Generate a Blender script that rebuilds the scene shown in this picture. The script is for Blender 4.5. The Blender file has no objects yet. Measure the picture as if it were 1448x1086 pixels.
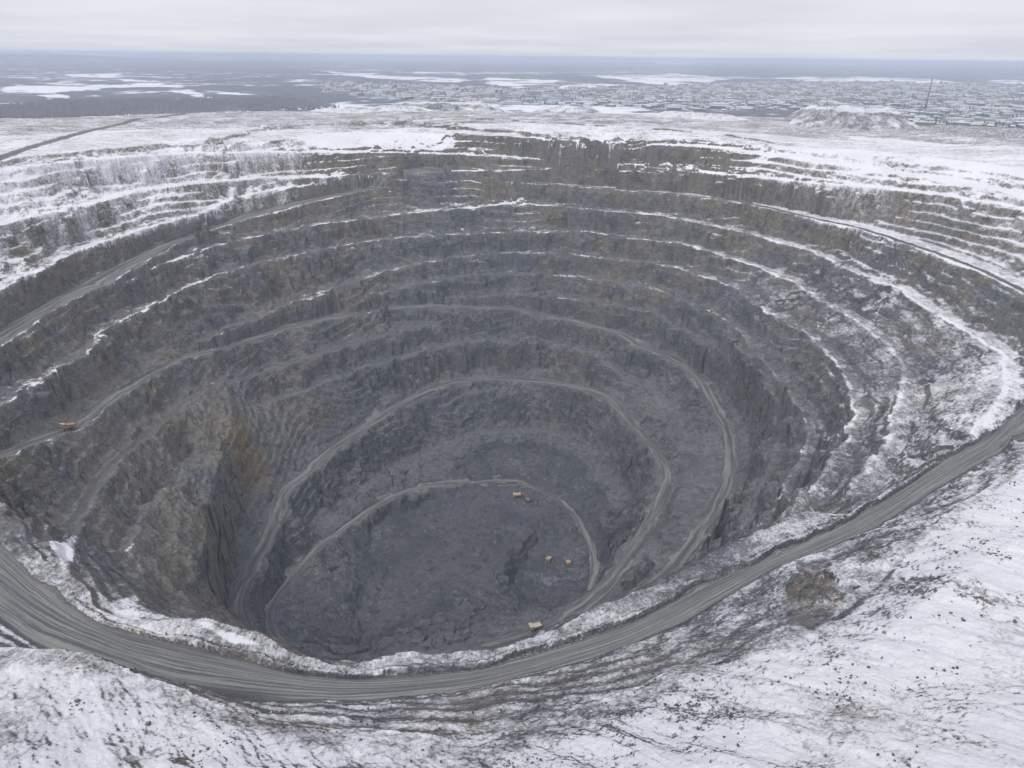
import bpy, bmesh, math, random, time
import numpy as np
from mathutils import Vector, Matrix
T0 = time.time()
rng = np.random.default_rng(7)
random.seed(11)
scene = bpy.context.scene
COL = scene.collection
f32 = np.float32

# ------------------------------------------------------------------ camera
F, HCAM = 1000.0, 111.0                       # focal length in photo pixels (photo 1448 wide), metres above the rim
ROLL = 0.011
PITCH = math.atan((543 - 80) / F)
CP, SP = math.cos(PITCH), math.sin(PITCH)
CR, SR = math.cos(ROLL), math.sin(ROLL)

def ray(px, py):
    """direction of a photograph point, used only to survey where a thing stands"""
    u0 = (np.asarray(px, float) - 724) / F
    v0 = (np.asarray(py, float) - 543) / F
    u = u0 * CR + v0 * SR
    v = -u0 * SR + v0 * CR
    return np.stack([u, CP - v * SP, -(SP + v * CP)], -1)

def survey(px, py, z):
    d = ray(px, py)
    t = (np.asarray(z, float) - HCAM) / d[..., 2]
    P = d * t[..., None]
    P[..., 2] += HCAM
    return P

def project(x, y, z):
    dz = z - HCAM
    fw = y * CP - dz * SP
    v = (-y * SP - dz * CP) / fw
    u = x / fw
    return 724 + F * (u * CR - v * SR), 543 + F * (u * SR + v * CR)

# ------------------------------------------------------------------ noise
_p = np.arange(256, dtype=np.int32)
np.random.RandomState(3).shuffle(_p)
_perm = np.concatenate([_p, _p])
_ga = np.random.RandomState(5).rand(256) * 2 * np.pi
_gx, _gy = np.cos(_ga).astype(f32), np.sin(_ga).astype(f32)

def perlin(x, y, seed=0):
    x = np.asarray(x, f32) + f32(seed * 17.31)
    y = np.asarray(y, f32) + f32(seed * 9.77)
    xf, yf = np.floor(x), np.floor(y)
    xi, yi = xf.astype(np.int32) & 255, yf.astype(np.int32) & 255
    fx, fy = x - xf, y - yf
    u = fx * fx * fx * (fx * (fx * 6 - 15) + 10)
    v = fy * fy * fy * (fy * (fy * 6 - 15) + 10)
    a, b = _perm[xi], _perm[(xi + 1) & 255]
    def g(h, dx, dy):
        return _gx[h] * dx + _gy[h] * dy
    n00 = g(_perm[a + yi], fx, fy)
    n10 = g(_perm[b + yi], fx - 1, fy)
    y1 = (yi + 1) & 255
    n01 = g(_perm[a + y1], fx, fy - 1)
    n11 = g(_perm[b + y1], fx - 1, fy - 1)
    r = (n00 * (1 - u) + n10 * u) * (1 - v) + (n01 * (1 - u) + n11 * u) * v
    return r * f32(1.5)

def fbm(x, y, scale, octv=4, seed=0, gain=0.5, ridged=False):
    r = 0; a = 1.0; s = 1.0 / scale; tot = 0
    for o in range(octv):
        n = perlin(x * f32(s), y * f32(s), seed + o * 3)
        if ridged:
            n = 1 - 2 * np.abs(n)
        r = r + f32(a) * n; tot += a
        a *= gain; s *= 2.03
    return r / f32(tot)

_r1 = np.random.RandomState(21).rand(256).astype(f32); _r2 = np.random.RandomState(22).rand(256).astype(f32); _r3 = np.random.RandomState(23).rand(256).astype(f32)
def cells(x, y, scale, seed=0, shift=None):
    """broken blocks: random value and tilt for each jittered cell"""
    xs = np.asarray(x, f32) / f32(scale) + f32(seed * 3.7); ys = np.asarray(y, f32) / f32(scale) + f32(seed * 5.3)
    xi = np.floor(xs).astype(np.int32); yi = np.floor(ys).astype(np.int32)
    best = np.full(xs.shape, 9, f32); val = np.zeros(xs.shape, f32)
    sh = 0 if shift is None else shift
    for dx in (-1, 0, 1):
        for dy in (-1, 0, 1):
            h = _perm[(_perm[(xi + dx + sh) & 255] + yi + dy) & 255]
            ox = xi + dx + _r1[h] - xs; oy = yi + dy + _r2[h] - ys
            d = ox * ox + oy * oy
            m = d < best
            v = (_r3[h] - f32(.5)) + (_r1[h] - f32(.5)) * ox + (_r2[h] - f32(.5)) * oy
            best = np.where(m, d, best); val = np.where(m, v, val)
    return val

def smooth(e0, e1, x):
    t = np.clip((x - e0) / (e1 - e0), 0, 1)
    return t * t * (3 - 2 * t)

# ------------------------------------------------------------------ survey of the pit: crest lines of benches and roads
# (photo x, photo y, height in metres relative to the rim)
LINES = {
    'U00': [(560,170,7), (690,172,6.6), (770,176,6.2), (850,181,5), (1000,191,1), (1086,205,-5)],
    'U0': [(330,203,-3), (362,195,-2.8), (400,186,-2.6), (450,181,-2.4), (560,178,-2.2), (640,187,-2), (724,193,-5), (800,202,-8), (940,206,-9), (1000,208,-10), (1086,217,-13), (1150,230,-16), (1250,241,-19), (1330,252,-20.5), (1448,278,-22), (1520,296,-22)],
    'B1': [(-70,262,-8.7), (0,240,-6.3), (120,227,-6.3), (190,222,-8.5), (270,217,-11.9), (362,216,-16.6), (480,215,-22.1), (600,217,-27.8), (724,222,-33.1), (840,231,-37.4), (960,240,-39.9), (1040,249,-40.7), (1086,253,-39.5), (1170,261,-37), (1220,265,-35), (1290,270,-33.5), (1370,282,-32), (1448,295,-31), (1520,312,-31)],
    'B2': [(-80,345,-47), (0,318,-46.1), (135,287,-44.9), (200,268,-44), (298,258,-44.6), (362,252,-46.9), (467,249,-49.7), (588,244,-51.6), (660,242,-52.3), (690,243,-51.9), (724,241,-49.8), (860,239,-46.6), (960,243,-44), (1040,250,-42.5)],
    'B3': [(-80,450,-85), (0,413,-85.7), (45,385,-84.6), (113,355,-82.6), (160,340,-80.4), (225,318,-77.3), (295,300,-72.5), (330,280,-67), (362,273,-62.8), (412,265,-60.4), (467,258,-58.6), (540,251,-56.8)],
    'R1': [(-80,545,-107), (0,492,-112), (75,440,-114), (140,408,-111.6), (190,380,-107.1), (240,350,-100.5), (300,325,-93.8), (362,307,-87.8), (412,293,-82.1), (475,278,-76.2), (537,266,-70.5), (600,257,-66.6), (660,255,-65.6), (724,258,-67.1), (830,265,-69.4), (950,275,-70.9), (1040,285,-72.1), (1086,295,-73.7), (1149,310,-75.5), (1211,323,-76.8), (1246,334,-78), (1287,348,-79.3), (1337,365,-80.5), (1382,383,-81.8), (1448,416,-83.6), (1500,450,-85.6)],
    'B4': [(150,408,-115.5), (190,394,-114.7), (225,376,-112.8), (300,350,-110.3), (362,335,-108.1), (447,318,-106.3), (525,309,-104.3), (588,300,-101.4), (683,293,-98), (724,287,-95.8), (771,291,-95.9), (844,298,-97.3), (924,303,-98.6), (975,313,-100.3), (1025,323,-102.7), (1086,338,-105.5), (1149,356,-109), (1191,378,-112.5), (1226,391,-115), (1266,406,-117), (1304,433,-118.8), (1360,465,-120.7), (1415,502,-122.5), (1422,540,-124.3), (1405,580,-126.2), (1370,615,-128)],
    'B5': [(-60,606,-118.4), (0,573,-129), (43,549,-137.2), (83,523,-142.4), (130,497,-144.4), (150,470,-143.5), (200,440,-141.3), (240,418,-138.9), (300,392,-136.7), (362,373,-135.1), (425,360,-134.1), (487,348,-132.9), (537,339,-131.8), (600,335,-131), (680,330,-130), (740,329,-128.4), (837,328,-127), (894,337,-127.1), (962,345,-128.5), (1012,358,-130.9), (1052,372,-134), (1086,383,-137.4), (1124,400,-139.5), (1169,429,-141.5), (1206,450,-143.6), (1249,483,-145.6), (1270,505,-147.7), (1276,530,-149.8), (1271,555,-151.8), (1262,590,-153.9), (1240,640,-155.9), (1200,690,-158)],
    'A': [(300,478,-181.5), (362,452,-182.5), (412,430,-181.1), (437,422,-178.2), (487,403,-174), (537,388,-169), (575,377,-163.8), (638,365,-159.2), (688,359,-156.1), (724,360,-154.6), (774,358,-153.8), (824,362,-153.7), (874,368,-153.9), (912,372,-154.3), (960,380,-155.9), (1010,397,-157.3), (1050,415,-158.7), (1094,448,-160.2), (1124,461,-161.6), (1159,490,-163), (1186,520,-164.4), (1200,550,-165.9), (1209,585,-167.3), (1186,625,-168.7), (1161,670,-170.1), (1130,705,-171.6), (1080,750,-173)],
    'B': [(509,428,-193.2), (553,412,-188.8), (612,398,-184.1), (664,391,-180.3), (736,386,-178.3), (774,389,-178.1), (819,393,-178.8), (859,399,-180), (930,410,-181.8), (950,420,-184.7), (987,434,-186.9), (1025,452,-189), (1050,475,-191.1), (1086,520,-193.2), (1111,552,-195.4), (1135,590,-197.5), (1140,630,-199.6), (1120,670,-201.7), (1095,710,-203.9), (1050,755,-206)],
    'C': [(640,424,-204.9), (709,417,-202.6), (736,416,-201.7), (774,420,-202.4), (824,426,-203.6), (874,433,-204.7), (906,440,-206.2), (937,451,-209), (957,461,-213), (995,483,-215.6), (1020,498,-218.2), (1040,515,-220.9), (1062,540,-223.5), (1086,575,-226.2), (1105,605,-228.8), (1096,638,-231.4), (1076,675,-234.1), (1063,703,-236.7), (1040,735,-239.4), (1013,770,-242)],
    'R2': [(-70,675,-115), (0,650,-132.5), (38,634,-147.3), (83,617,-159.3), (120,605,-168.9), (148,582,-175.8), (180,558,-180.8), (218,535,-185), (255,515,-189.5), (300,499,-194.5), (362,482,-199.3), (412,466,-202.8), (462,454,-204.9), (512,443,-206.8), (567,437,-209.5), (638,435,-213.5), (724,438,-218.6), (774,449,-224.2), (824,461,-229.8), (874,474,-235.3), (899,491,-240.6), (937,506,-245.4), (962,521,-250.9), (980,537,-256.5), (994,560,-262.1), (1005,585,-267.7), (1018,613,-273.3), (1022,638,-278.9), (1020,660,-284.5), (1012,690,-290.1), (998,715,-295.6), (973,755,-301.2), (948,787,-306.8), (915,818,-312.4), (880,838,-318)],
    'L1': [(625,456,-228.1), (567,468,-231), (500,488,-232.5), (437,508,-231.2), (362,533,-226.9), (325,542,-221.3), (300,552,-216), (250,582,-210.4), (213,620,-203.2), (175,655,-193.1), (140,698,-180.4), (118,735,-168.1), (112,755,-157.8)],
    'E': [(370,580,-250.4), (412,560,-254.1), (462,540,-256.9), (507,525,-258), (562,508,-257.3), (600,497,-255.2), (640,487,-252.8), (680,482,-251.6), (724,483,-251.8), (774,486,-253.5), (829,496,-257.3), (850,512,-262.9), (870,524,-268.5), (895,538,-273.4), (920,551,-278.5), (950,575,-281.7), (965,610,-284.8), (972,640,-288)],
    'R3': [(374,905,-303), (354,880,-302.4), (348,852,-301.8), (354,833,-301.2), (369,803,-300.6), (388,768,-300), (398,742,-300), (404,717,-300), (414,695,-300), (445,668,-300), (455,655,-299.4), (492,626,-298.8), (527,604,-298.2), (566,578,-297.6), (604,558,-297), (642,543,-295.7), (678,538,-294.3), (724,539,-293), (774,543,-293.2), (824,553,-293.5), (850,563,-293.8), (872,584,-294), (893,610,-296), (912,632,-298), (925,650,-300), (932,668,-301.5), (925,695,-303), (910,728,-304.5), (895,753,-306), (872,795,-308), (846,824,-310), (812,853,-312), (772,878,-313.5), (735,891,-315), (686,905,-316.5)],
    'Q': [(455,755,-334), (480,728,-335.8), (512,700,-337.6), (545,676,-339.4), (575,657,-341.2), (612,640,-343), (650,625,-343), (685,612,-343), (724,612,-343), (774,613,-344), (806,625,-345), (837,648,-346), (858,685,-347), (868,720,-348)],
    'R4': [(483,938,-316), (450,930,-317.3), (416,908,-318.7), (402,893,-320), (391,875,-322.4), (391,857,-324.8), (403,838,-327.2), (432,806,-329.6), (456,778,-332), (470,763,-335.8), (497,745,-339.5), (529,723,-343.2), (574,700,-347), (615,690,-350.5), (662,684,-354)],
    'ringP': [(-90,690,-126), (0,770,-127), (35,804,-128), (86,849,-129), (148,884,-130), (242,908,-131), (328,932,-131.1), (414,953,-131.1), (500,961,-131.2), (578,958,-131.2), (681,946,-131.3), (785,918,-131.4), (888,884,-131.4), (974,839,-131.5), (1086,790,-131.6), (1186,745,-131.6), (1266,698,-131.7), (1337,650,-131.8), (1404,613,-131.8), (1448,578,-131.9), (1530,520,-131.9)],
    'ringN': [(-90,800,-124), (0,880,-125.2), (52,915,-126.4), (103,935,-127.6), (166,950,-128.8), (240,972,-130), (311,985,-130.1), (400,991,-130.2), (500,992,-130.2), (578,985,-130.3), (681,972,-130.4), (785,946,-130.5), (888,915,-130.6), (974,877,-130.7), (1086,808,-130.8), (1186,768,-130.8), (1249,740,-130.9), (1312,700,-131), (1382,658,-131), (1448,620,-131), (1530,570,-131)],
    'inner': [(0,711,-131), (17,721,-131.2), (45,752,-131.4), (66,790,-131.5), (93,811,-131.7), (114,835,-131.9), (148,863,-132.1), (204,880,-132.3), (242,866,-132.5), (311,880,-132.6), (380,908,-132.8), (449,936,-133), (500,939,-133.4), (543,929,-133.7), (612,929,-134.1), (681,918,-134.4), (743,904,-134.8), (785,890,-135.1), (819,870,-135.5), (871,846,-135.9), (923,825,-136.2), (974,797,-136.6), (1000,785,-136.9), (1050,768,-137.3), (1100,738,-137.6), (1145,715,-138)],
    'floor': [(500,925,-356), (513,890,-356.2), (520,830,-356.3), (525,790,-356.5), (520,750,-356.7), (560,722,-356.8), (640,700,-357), (690,640,-357.2), (780,640,-357.3), (850,760,-357.5), (855,800,-357.7), (835,850,-357.8), (790,880,-358)],
    'lip': [(-60,905,-83), (0,915,-84), (93,920,-85), (148,932,-85.6), (207,956,-86.2), (242,967,-86.8), (300,990,-87.4), (345,1005,-88), (397,1022,-87.7), (449,1029,-87.3), (500,1032,-87), (577,1035,-86), (630,1043,-85), (660,1063,-84), (681,1053,-87), (715,1039,-90), (767,1022,-92), (819,1001,-94), (871,984,-96), (923,963,-98), (974,939,-100), (1000,939,-101), (1034,918,-102), (1121,884,-103), (1190,863,-105.5), (1259,804,-108), (1273,780,-109), (1307,749,-110), (1328,732,-111), (1362,711,-112), (1400,690,-114), (1448,655,-116), (1520,610,-118)],
}
LINES['F1'] = [(753, 750, -356.5), (731, 770, -357), (715, 803, -357), (710, 832, -357), (722, 858, -357), (762, 866, -357)]
LINES['F2'] = [(766, 758, -366), (748, 778, -368), (735, 803, -369), (731, 830, -369), (742, 849, -369), (772, 853, -368)]
LINES['F3'] = [(800, 770, -366), (825, 795, -366), (812, 832, -367)]
LINES['F4'] = [(525, 905, -357), (590, 860, -356), (660, 800, -355.5), (690, 740, -355), (700, 700, -354)]
LINES['F5'] = [(845, 770, -357), (850, 800, -358), (836, 838, -358)]
LINES['L2'] = [(285, 640, -238), (278, 648, -235), (250, 688, -224), (220, 718, -210), (198, 750, -194), (188, 780, -179)]
LINES['S1'] = [(332, 572, -225), (320, 620, -237), (303, 690, -240), (290, 760, -225), (283, 800, -207)]
LINES['P1'] = [(-60, 240, 2), (0, 222, 2), (125, 185, 2), (200, 168, 2), (270, 159, 2)]
LINES['P2'] = [(1130, 187, -4), (1260, 196, -6), (1340, 208, -8), (1448, 203, -6)]
LINES['P3'] = [(1240, 221, -5), (1330, 228, -7), (1448, 245, -8), (1520, 258, -9)]
LINES['fg1'] = [(-120, 1086, -57), (0, 1086, -60), (200, 1086, -66), (400, 1086, -70), (660, 1090, -76), (860, 1086, -72), (1000, 1086, -66), (1448, 1086, -52), (1560, 1096, -47)]
LINES['fg2'] = [(-300, 1300, -36), (200, 1300, -44), (724, 1300, -48), (1300, 1300, -40), (1700, 1300, -34)]
LINES['fg3'] = [(1100, 980, -82), (1250, 900, -85), (1350, 820, -88), (1448, 760, -92)]
LINES['fgr'] = [(1540, 1010, -58), (1545, 880, -78), (1540, 760, -95), (1530, 650, -112)]
BERM = dict(U00=20, U0=30, B1=17, B2=17, B3=13, R1=30, B4=15, B5=15, A=13, B=11, C=11, R2=19, L1=13, L2=9, E=13, R3=19, Q=14, R4=13)
CEN = np.array([0.0, 620.0])

def resample(P, step):
    d = np.linalg.norm(np.diff(P[:, :2], axis=0), axis=1)
    s = np.concatenate([[0], np.cumsum(d)])
    n = max(2, int(s[-1] / step))
    t = np.linspace(0, s[-1], n)
    return np.stack([np.interp(t, s, P[:, k]) for k in range(P.shape[1])], 1), t

def soften(P, k):
    P = P.copy()
    for _ in range(k):
        P[1:-1] = .25 * P[:-2] + .5 * P[1:-1] + .25 * P[2:]
    return P

def outward(P):
    t = np.gradient(P[:, :2], axis=0)
    t /= np.linalg.norm(t, axis=1)[:, None] + 1e-9
    n = np.stack([-t[:, 1], t[:, 0]], 1)
    s = np.sign(np.sum(n * (P[:, :2] - CEN), axis=1))
    s = np.sign(s.sum() + 1e-6) * np.ones_like(s) if abs(s.mean()) > .3 else s
    n = n * s[:, None]
    return soften(n, 6)

W = {}
for k, pts in LINES.items():
    a = np.array(pts, float)
    P = survey(a[:, 0], a[:, 1], a[:, 2])
    Q, s = resample(P, 2.0)
    W[k] = soften(Q, 8 if k not in ('floor',) else 2)

# ------------------------------------------------------------------ height grid, 1 m cells
X0, X1, Y0, Y1 = -720, 720, 40, 1560
NX, NY = X1 - X0, Y1 - Y0
con = np.zeros((NY, NX), f32); cnt = np.zeros((NY, NX), f32)

def splat(P, z):
    i = np.floor(P[:, 0] - X0).astype(int); j = np.floor(P[:, 1] - Y0).astype(int)
    ok = (i >= 0) & (i < NX) & (j >= 0) & (j < NY)
    np.add.at(con, (j[ok], i[ok]), z[ok].astype(f32)); np.add.at(cnt, (j[ok], i[ok]), 1)

allP = np.concatenate([np.c_[W[k], np.full(len(W[k]), n)] for n, k in enumerate(W)])
toes = {}; SCREE = {}
for n, k in enumerate(W):
    P = W[k]
    fine, _ = resample(P, 0.6)
    splat(fine, fine[:, 2])
    if k in BERM:
        N = outward(P)
        wn = fbm(P[:, 0], P[:, 1], 55, 3, 300 + n)
        wide = 1.0 if k in ('R1', 'R2', 'R3', 'R4') else 1 + .75 * wn
        w = float(BERM[k]) * np.clip(wide, .35, 1.8) * np.ones(len(P))
        a = np.clip(9 + 11 * fbm(P[:, 0], P[:, 1], 40, 3, 340 + n), 2, 17) * (1.0 if k not in ('U00', 'R4', 'L2', 'L3') else .3)
        oth = allP[(allP[:, 3] != n)]
        for q in range(len(P)):
            d = oth[:, :2] - P[q, :2]
            along = d @ N[q]
            dist = np.hypot(d[:, 0], d[:, 1])
            m = (oth[:, 2] > P[q, 2] + 1.0) & (along > 0.2 * dist)
            if m.any():
                dm = dist[m].min(); w[q] = min(w[q], (.8 if k in ('R1', 'R2', 'R3') else .46) * dm); a[q] = min((2 if k in ('R1', 'R2', 'R3') else 1) * a[q] * .7 + (40 if (P[q, 0] < -300 and P[q, 2] > -90) or (P[q, 0] > 400 and P[q, 2] > -60) else 0), .74 * dm - w[q]); zn = oth[m][dist[m].argmin(), 2]; a[q] = min(a[q], max(.1, (zn - P[q, 2]) * 1.2))
        w = np.minimum(w, soften(w[:, None], 10)[:, 0]); a = np.maximum(np.minimum(a, soften(a[:, None], 6)[:, 0]), .1)
        Tt = P.copy(); Tt[:, :2] += N * w[:, None]; Tt[:, 2] += 0.4
        toes[k] = (P, N, w)
        ff, _ = resample(np.c_[Tt, w], 0.6)
        ff = ff[ff[:, 3] > 2.0]
        splat(ff, ff[:, 2])
        # scree apron lying against the foot of the face
        St = P.copy(); St[:, :2] += N * (w + a)[:, None]; St[:, 2] += .4 + a * .72
        ff, _ = resample(np.c_[St, np.minimum(w, a)], .6); ff = ff[ff[:, 3] > 2.2]
        splat(ff, ff[:, 2]); SCREE[k] = a
# the near wall below the ring road, unseen from the camera
P = W['inner']; pxs, _ = project(P[:, 0], P[:, 1], P[:, 2])
m = (pxs > 385) & (pxs < 800)
Pi, Ni = P[m], outward(P)[m]
fade = np.clip((810 - pxs[m]) / 160, .25, 1)
for d, dz in ((42, 56), (52, 57), (95, 118), (105, 119), (150, 172)):
    q = Pi.copy(); q[:, :2] -= Ni * (d * fade)[:, None]; q[:, 2] -= dz * fade
    q, _ = resample(q, .6); splat(q, q[:, 2])
# domain border
by = np.arange(NY) + Y0
side = np.interp(by, [40, 250, 420, 600], [-40, -70, -60, 0])
con[:, -1] = side; cnt[:, -1] = 1
con[:, 0] = np.interp(by, [40, 250, 420, 600], [-40, -60, -40, 0]); cnt[:, 0] = 1
con[-1, :] = 2; cnt[-1, :] = 1
con[0, :] = -30; cnt[0, :] = 1
mask0 = cnt > 0
con = np.where(mask0, con / np.maximum(cnt, 1), 0).astype(f32)

def solve(con, mask, Z, it):
    free = ~mask
    for _ in range(it):
        A = np.pad(Z, 1, mode='edge')
        Zn = (A[:-2, 1:-1] + A[2:, 1:-1] + A[1:-1, :-2] + A[1:-1, 2:]) * f32(.25)
        Z = np.where(free, Zn, con)
    return Z

Zc = None
for fct, it in ((40, 600), (20, 300), (10, 200), (5, 150), (2, 120), (1, 70)):
    ny, nx = NY // fct, NX // fct
    c = cnt[:ny * fct, :nx * fct]; mm = mask0[:ny * fct, :nx * fct]
    zc = con[:ny * fct, :nx * fct]
    num = (zc * mm).reshape(ny, fct, nx, fct).sum((1, 3)); den = mm.reshape(ny, fct, nx, fct).sum((1, 3))
    cm = den > 0; cz = np.where(cm, num / np.maximum(den, 1), 0).astype(f32)
    if Zc is None:
        Z = np.full((ny, nx), -150, f32)
    else:
        yy = np.clip((np.arange(ny) + .5) * Zc.shape[0] / ny - .5, 0, Zc.shape[0] - 1.001)
        xx = np.clip((np.arange(nx) + .5) * Zc.shape[1] / nx - .5, 0, Zc.shape[1] - 1.001)
        j = yy.astype(int); i = xx.astype(int); fy = (yy - j)[:, None].astype(f32); fx = (xx - i)[None].astype(f32)
        r0 = Zc[j][:, i] * (1 - fx) + Zc[j][:, i + 1] * fx
        r1 = Zc[j + 1][:, i] * (1 - fx) + Zc[j + 1][:, i + 1] * fx
        Z = (r0 * (1 - fy) + r1 * fy).astype(f32)
    Z = np.where(cm, cz, Z)
    Zc = solve(cz, cm, Z, it)
ZG = Zc
print('laplace', time.time() - T0)

# ------------------------------------------------------------------ masks on the same grid
road = np.zeros((NY, NX), f32); roadu = np.zeros((NY, NX), f32); roads = np.zeros((NY, NX), f32)
roadid = np.zeros((NY, NX), np.int8); dust = np.zeros((NY, NX), f32)

def paint_road(Pa, Pb, rid, strength=1.0):
    """road ribbon between two polylines with the same number of points"""
    n = len(Pa)
    L_ = np.concatenate([[0], np.cumsum(np.hypot(*np.diff((Pa + Pb)[:, :2] / 2, axis=0).T))])
    wid = np.hypot(*(Pa - Pb)[:, :2].T).max()
    m = int(L_[-1] / .6) + 2
    t = np.linspace(0, L_[-1], m)
    A = np.stack([np.interp(t, L_, Pa[:, k]) for k in (0, 1)], 1)
    B = np.stack([np.interp(t, L_, Pb[:, k]) for k in (0, 1)], 1)
    for c in np.linspace(0, 1, int(wid / .6) + 2):
        Q = A * (1 - c) + B * c
        i = np.floor(Q[:, 0] - X0).astype(int); j = np.floor(Q[:, 1] - Y0).astype(int)
        ok = (i >= 0) & (i < NX) & (j >= 0) & (j < NY)
        road[j[ok], i[ok]] = np.maximum(road[j[ok], i[ok]], strength * min(1.0, .35 + 6 * min(c, 1 - c)))
        roadu[j[ok], i[ok]] = (c - .5) * wid; roads[j[ok], i[ok]] = t[ok]; roadid[j[ok], i[ok]] = rid

def berm_road(k, inset, width, rid, strength=1.0, lo=None, hi=None):
    P, N, w = toes[k]
    sl = slice(lo, hi)
    P, N, w = P[sl], N[sl], w[sl]
    ww = np.minimum(width, np.maximum(w - inset, 3.0))
    Pa = P.copy(); Pa[:, :2] += N * inset
    Pb = P.copy(); Pb[:, :2] += N * (inset + ww)[:, None]
    paint_road(Pa, Pb, rid, strength)

def strip_road(pts, width, rid, strength=1.0):
    a = np.array(pts, float)
    Q, _ = resample(survey(a[:, 0], a[:, 1], a[:, 2]), 2.0); Q = soften(Q, 8)
    N = outward(Q)
    Pa = Q.copy(); Pb = Q.copy(); Pa[:, :2] -= N * width / 2; Pb[:, :2] += N * width / 2
    paint_road(Pa, Pb, rid, strength)

def cut(k, px_lim, right=True):
    P = W[k]; u, _ = project(P[:, 0], P[:, 1], P[:, 2])
    return u
strip_road([(-60, 240, 2), (0, 222, 2), (50, 206, 2), (125, 185, 2), (200, 168, 2), (270, 159, 2), (345, 155, 2)], 15, 1, .8)
u = cut('R1', 0); kk = int(np.argmax(u > 690))
berm_road('R1', 2, 26, 2, 1.0, None, kk)
kk2 = int(np.argmax(u > 640))
berm_road('R1', 2, 8, 2, .35, kk, None)
berm_road('L1', 1.5, 8, 0, .40)
berm_road('R2', 2, 13.5, 3, .84)
berm_road('R3', 2, 13, 4, .78)
berm_road('R4', 2, 10.5, 5, .9)
strip_road([(662, 682, -354), (700, 678, -355), (735, 679, -355), (760, 690, -356), (790, 705, -357), (813, 727, -357), (830, 755, -357), (839, 780, -357), (839, 810, -357), (832, 838, -357), (815, 856, -356)], 8.5, 5, .85)
strip_road([(950, 690, -306), (936, 728, -308), (920, 755, -310), (893, 795, -312)], 14, 4, .45)
strip_road([(560, 815, -356), (610, 775, -355.5), (660, 735, -355), (700, 700, -354.5)], 7, 0, .26)
strip_road([(575, 850, -356), (630, 805, -355.5), (672, 765, -355), (688, 720, -355)], 6, 0, .22)
strip_road([(640, 850, -356), (690, 800, -356), (735, 745, -356), (752, 715, -356)], 8, 0, .24)
strip_road([(800, 740, -360), (803, 765, -363), (800, 785, -364)], 9, 0, .3)
strip_road([(560, 822, -356), (600, 803, -356), (640, 785, -356), (675, 745, -355)], 6, 0, .12)
nr = 400
Pa, _ = resample(W['ringP'], 1.0); Pb, _ = resample(W['ringN'], 1.0)
f_ = np.linspace(0, 1, nr)
Pa = np.stack([np.interp(f_, np.linspace(0, 1, len(Pa)), Pa[:, k]) for k in range(3)], 1)
Pb = np.stack([np.interp(f_, np.linspace(0, 1, len(Pb)), Pb[:, k]) for k in range(3)], 1)
paint_road(Pa, Pb, 6, 1.0)
# light dust and thin snow that lies along bench edges
for k in BERM:
    P, N, w = toes[k]
    for off in np.arange(-.6, 14, .6):
        q = P.copy(); q[:, :2] += N * np.minimum(off, w * .85)[:, None]
        q, _ = resample(q, .6)
        i = np.floor(q[:, 0] - X0).astype(int); j = np.floor(q[:, 1] - Y0).astype(int)
        ok = (i >= 0) & (i < NX) & (j >= 0) & (j < NY)
        dust[j[ok], i[ok]] = np.maximum(dust[j[ok], i[ok]], 1.0 if off < 3 else .62)

scree = np.zeros((NY, NX), f32)
for k in SCREE:
    P, N, w = toes[k]; a = SCREE[k]
    for c in np.linspace(0, 1.15, 34):
        q = P.copy(); q[:, :2] += N * (w * .8 + (a + w * .2) * c)[:, None]
        q, _ = resample(q, .6)
        i = np.floor(q[:, 0] - X0).astype(int); j = np.floor(q[:, 1] - Y0).astype(int)
        ok = (i >= 0) & (i < NX) & (j >= 0) & (j < NY)
        scree[j[ok], i[ok]] = np.maximum(scree[j[ok], i[ok]], 1.0 if c < .95 else .5)

def blur(A, n):
    for _ in range(n):
        B = np.pad(A, 1, mode='edge')
        A = (B[:-2, 1:-1] + B[2:, 1:-1] + 2 * B[1:-1, 1:-1]) * f32(.25)
        B = np.pad(A, 1, mode='edge')
        A = (B[1:-1, :-2] + B[1:-1, 2:] + 2 * B[1:-1, 1:-1]) * f32(.25)
    return A
scree = blur(scree, 1)
calm = blur(np.minimum(road * 1.6, 1), 4)       # where the surface is graded flat
near_ring = blur((roadid == 6).astype(f32), 10)

# talus cones at the foot of the faces
TAL = []
for k in BERM:
    if k in ('U00', 'R4'): continue
    P, N, w = toes[k]
    n = max(1, int(len(P) * 2 / 34))
    for q in rng.integers(0, len(P), n):
        if k in ('R1', 'R2', 'R3') and rng.random() < .75: continue
        if w[q] < 4: continue
        h = rng.uniform(3, 9) * (1.25 if k in ('B1', 'B2', 'R1', 'U0') else .9)
        c = P[q, :2] + N[q] * (w[q] + rng.uniform(1, 3))
        TAL.append((c[0], c[1], P[q, 2] + h, rng.uniform(.62, .8)))
yy, xx = np.mgrid[Y0:Y1, X0:X1].astype(f32); xx += .5; yy += .5
for cx, cy, top, sl in TAL:
    R = 22
    i0, j0 = int(cx - X0) - R, int(cy - Y0) - R
    if i0 < 0 or j0 < 0 or i0 + 2 * R > NX or j0 + 2 * R > NY: continue
    s = np.s_[j0:j0 + 2 * R, i0:i0 + 2 * R]
    d = np.hypot(xx[s] - cx, yy[s] - cy) * (1 + .25 * perlin(xx[s] / 9, yy[s] / 9, 8))
    cone = top - d * sl
    keep = calm[s] < .03
    ZG[s] = np.where(keep, np.maximum(ZG[s], cone), ZG[s])
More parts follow.
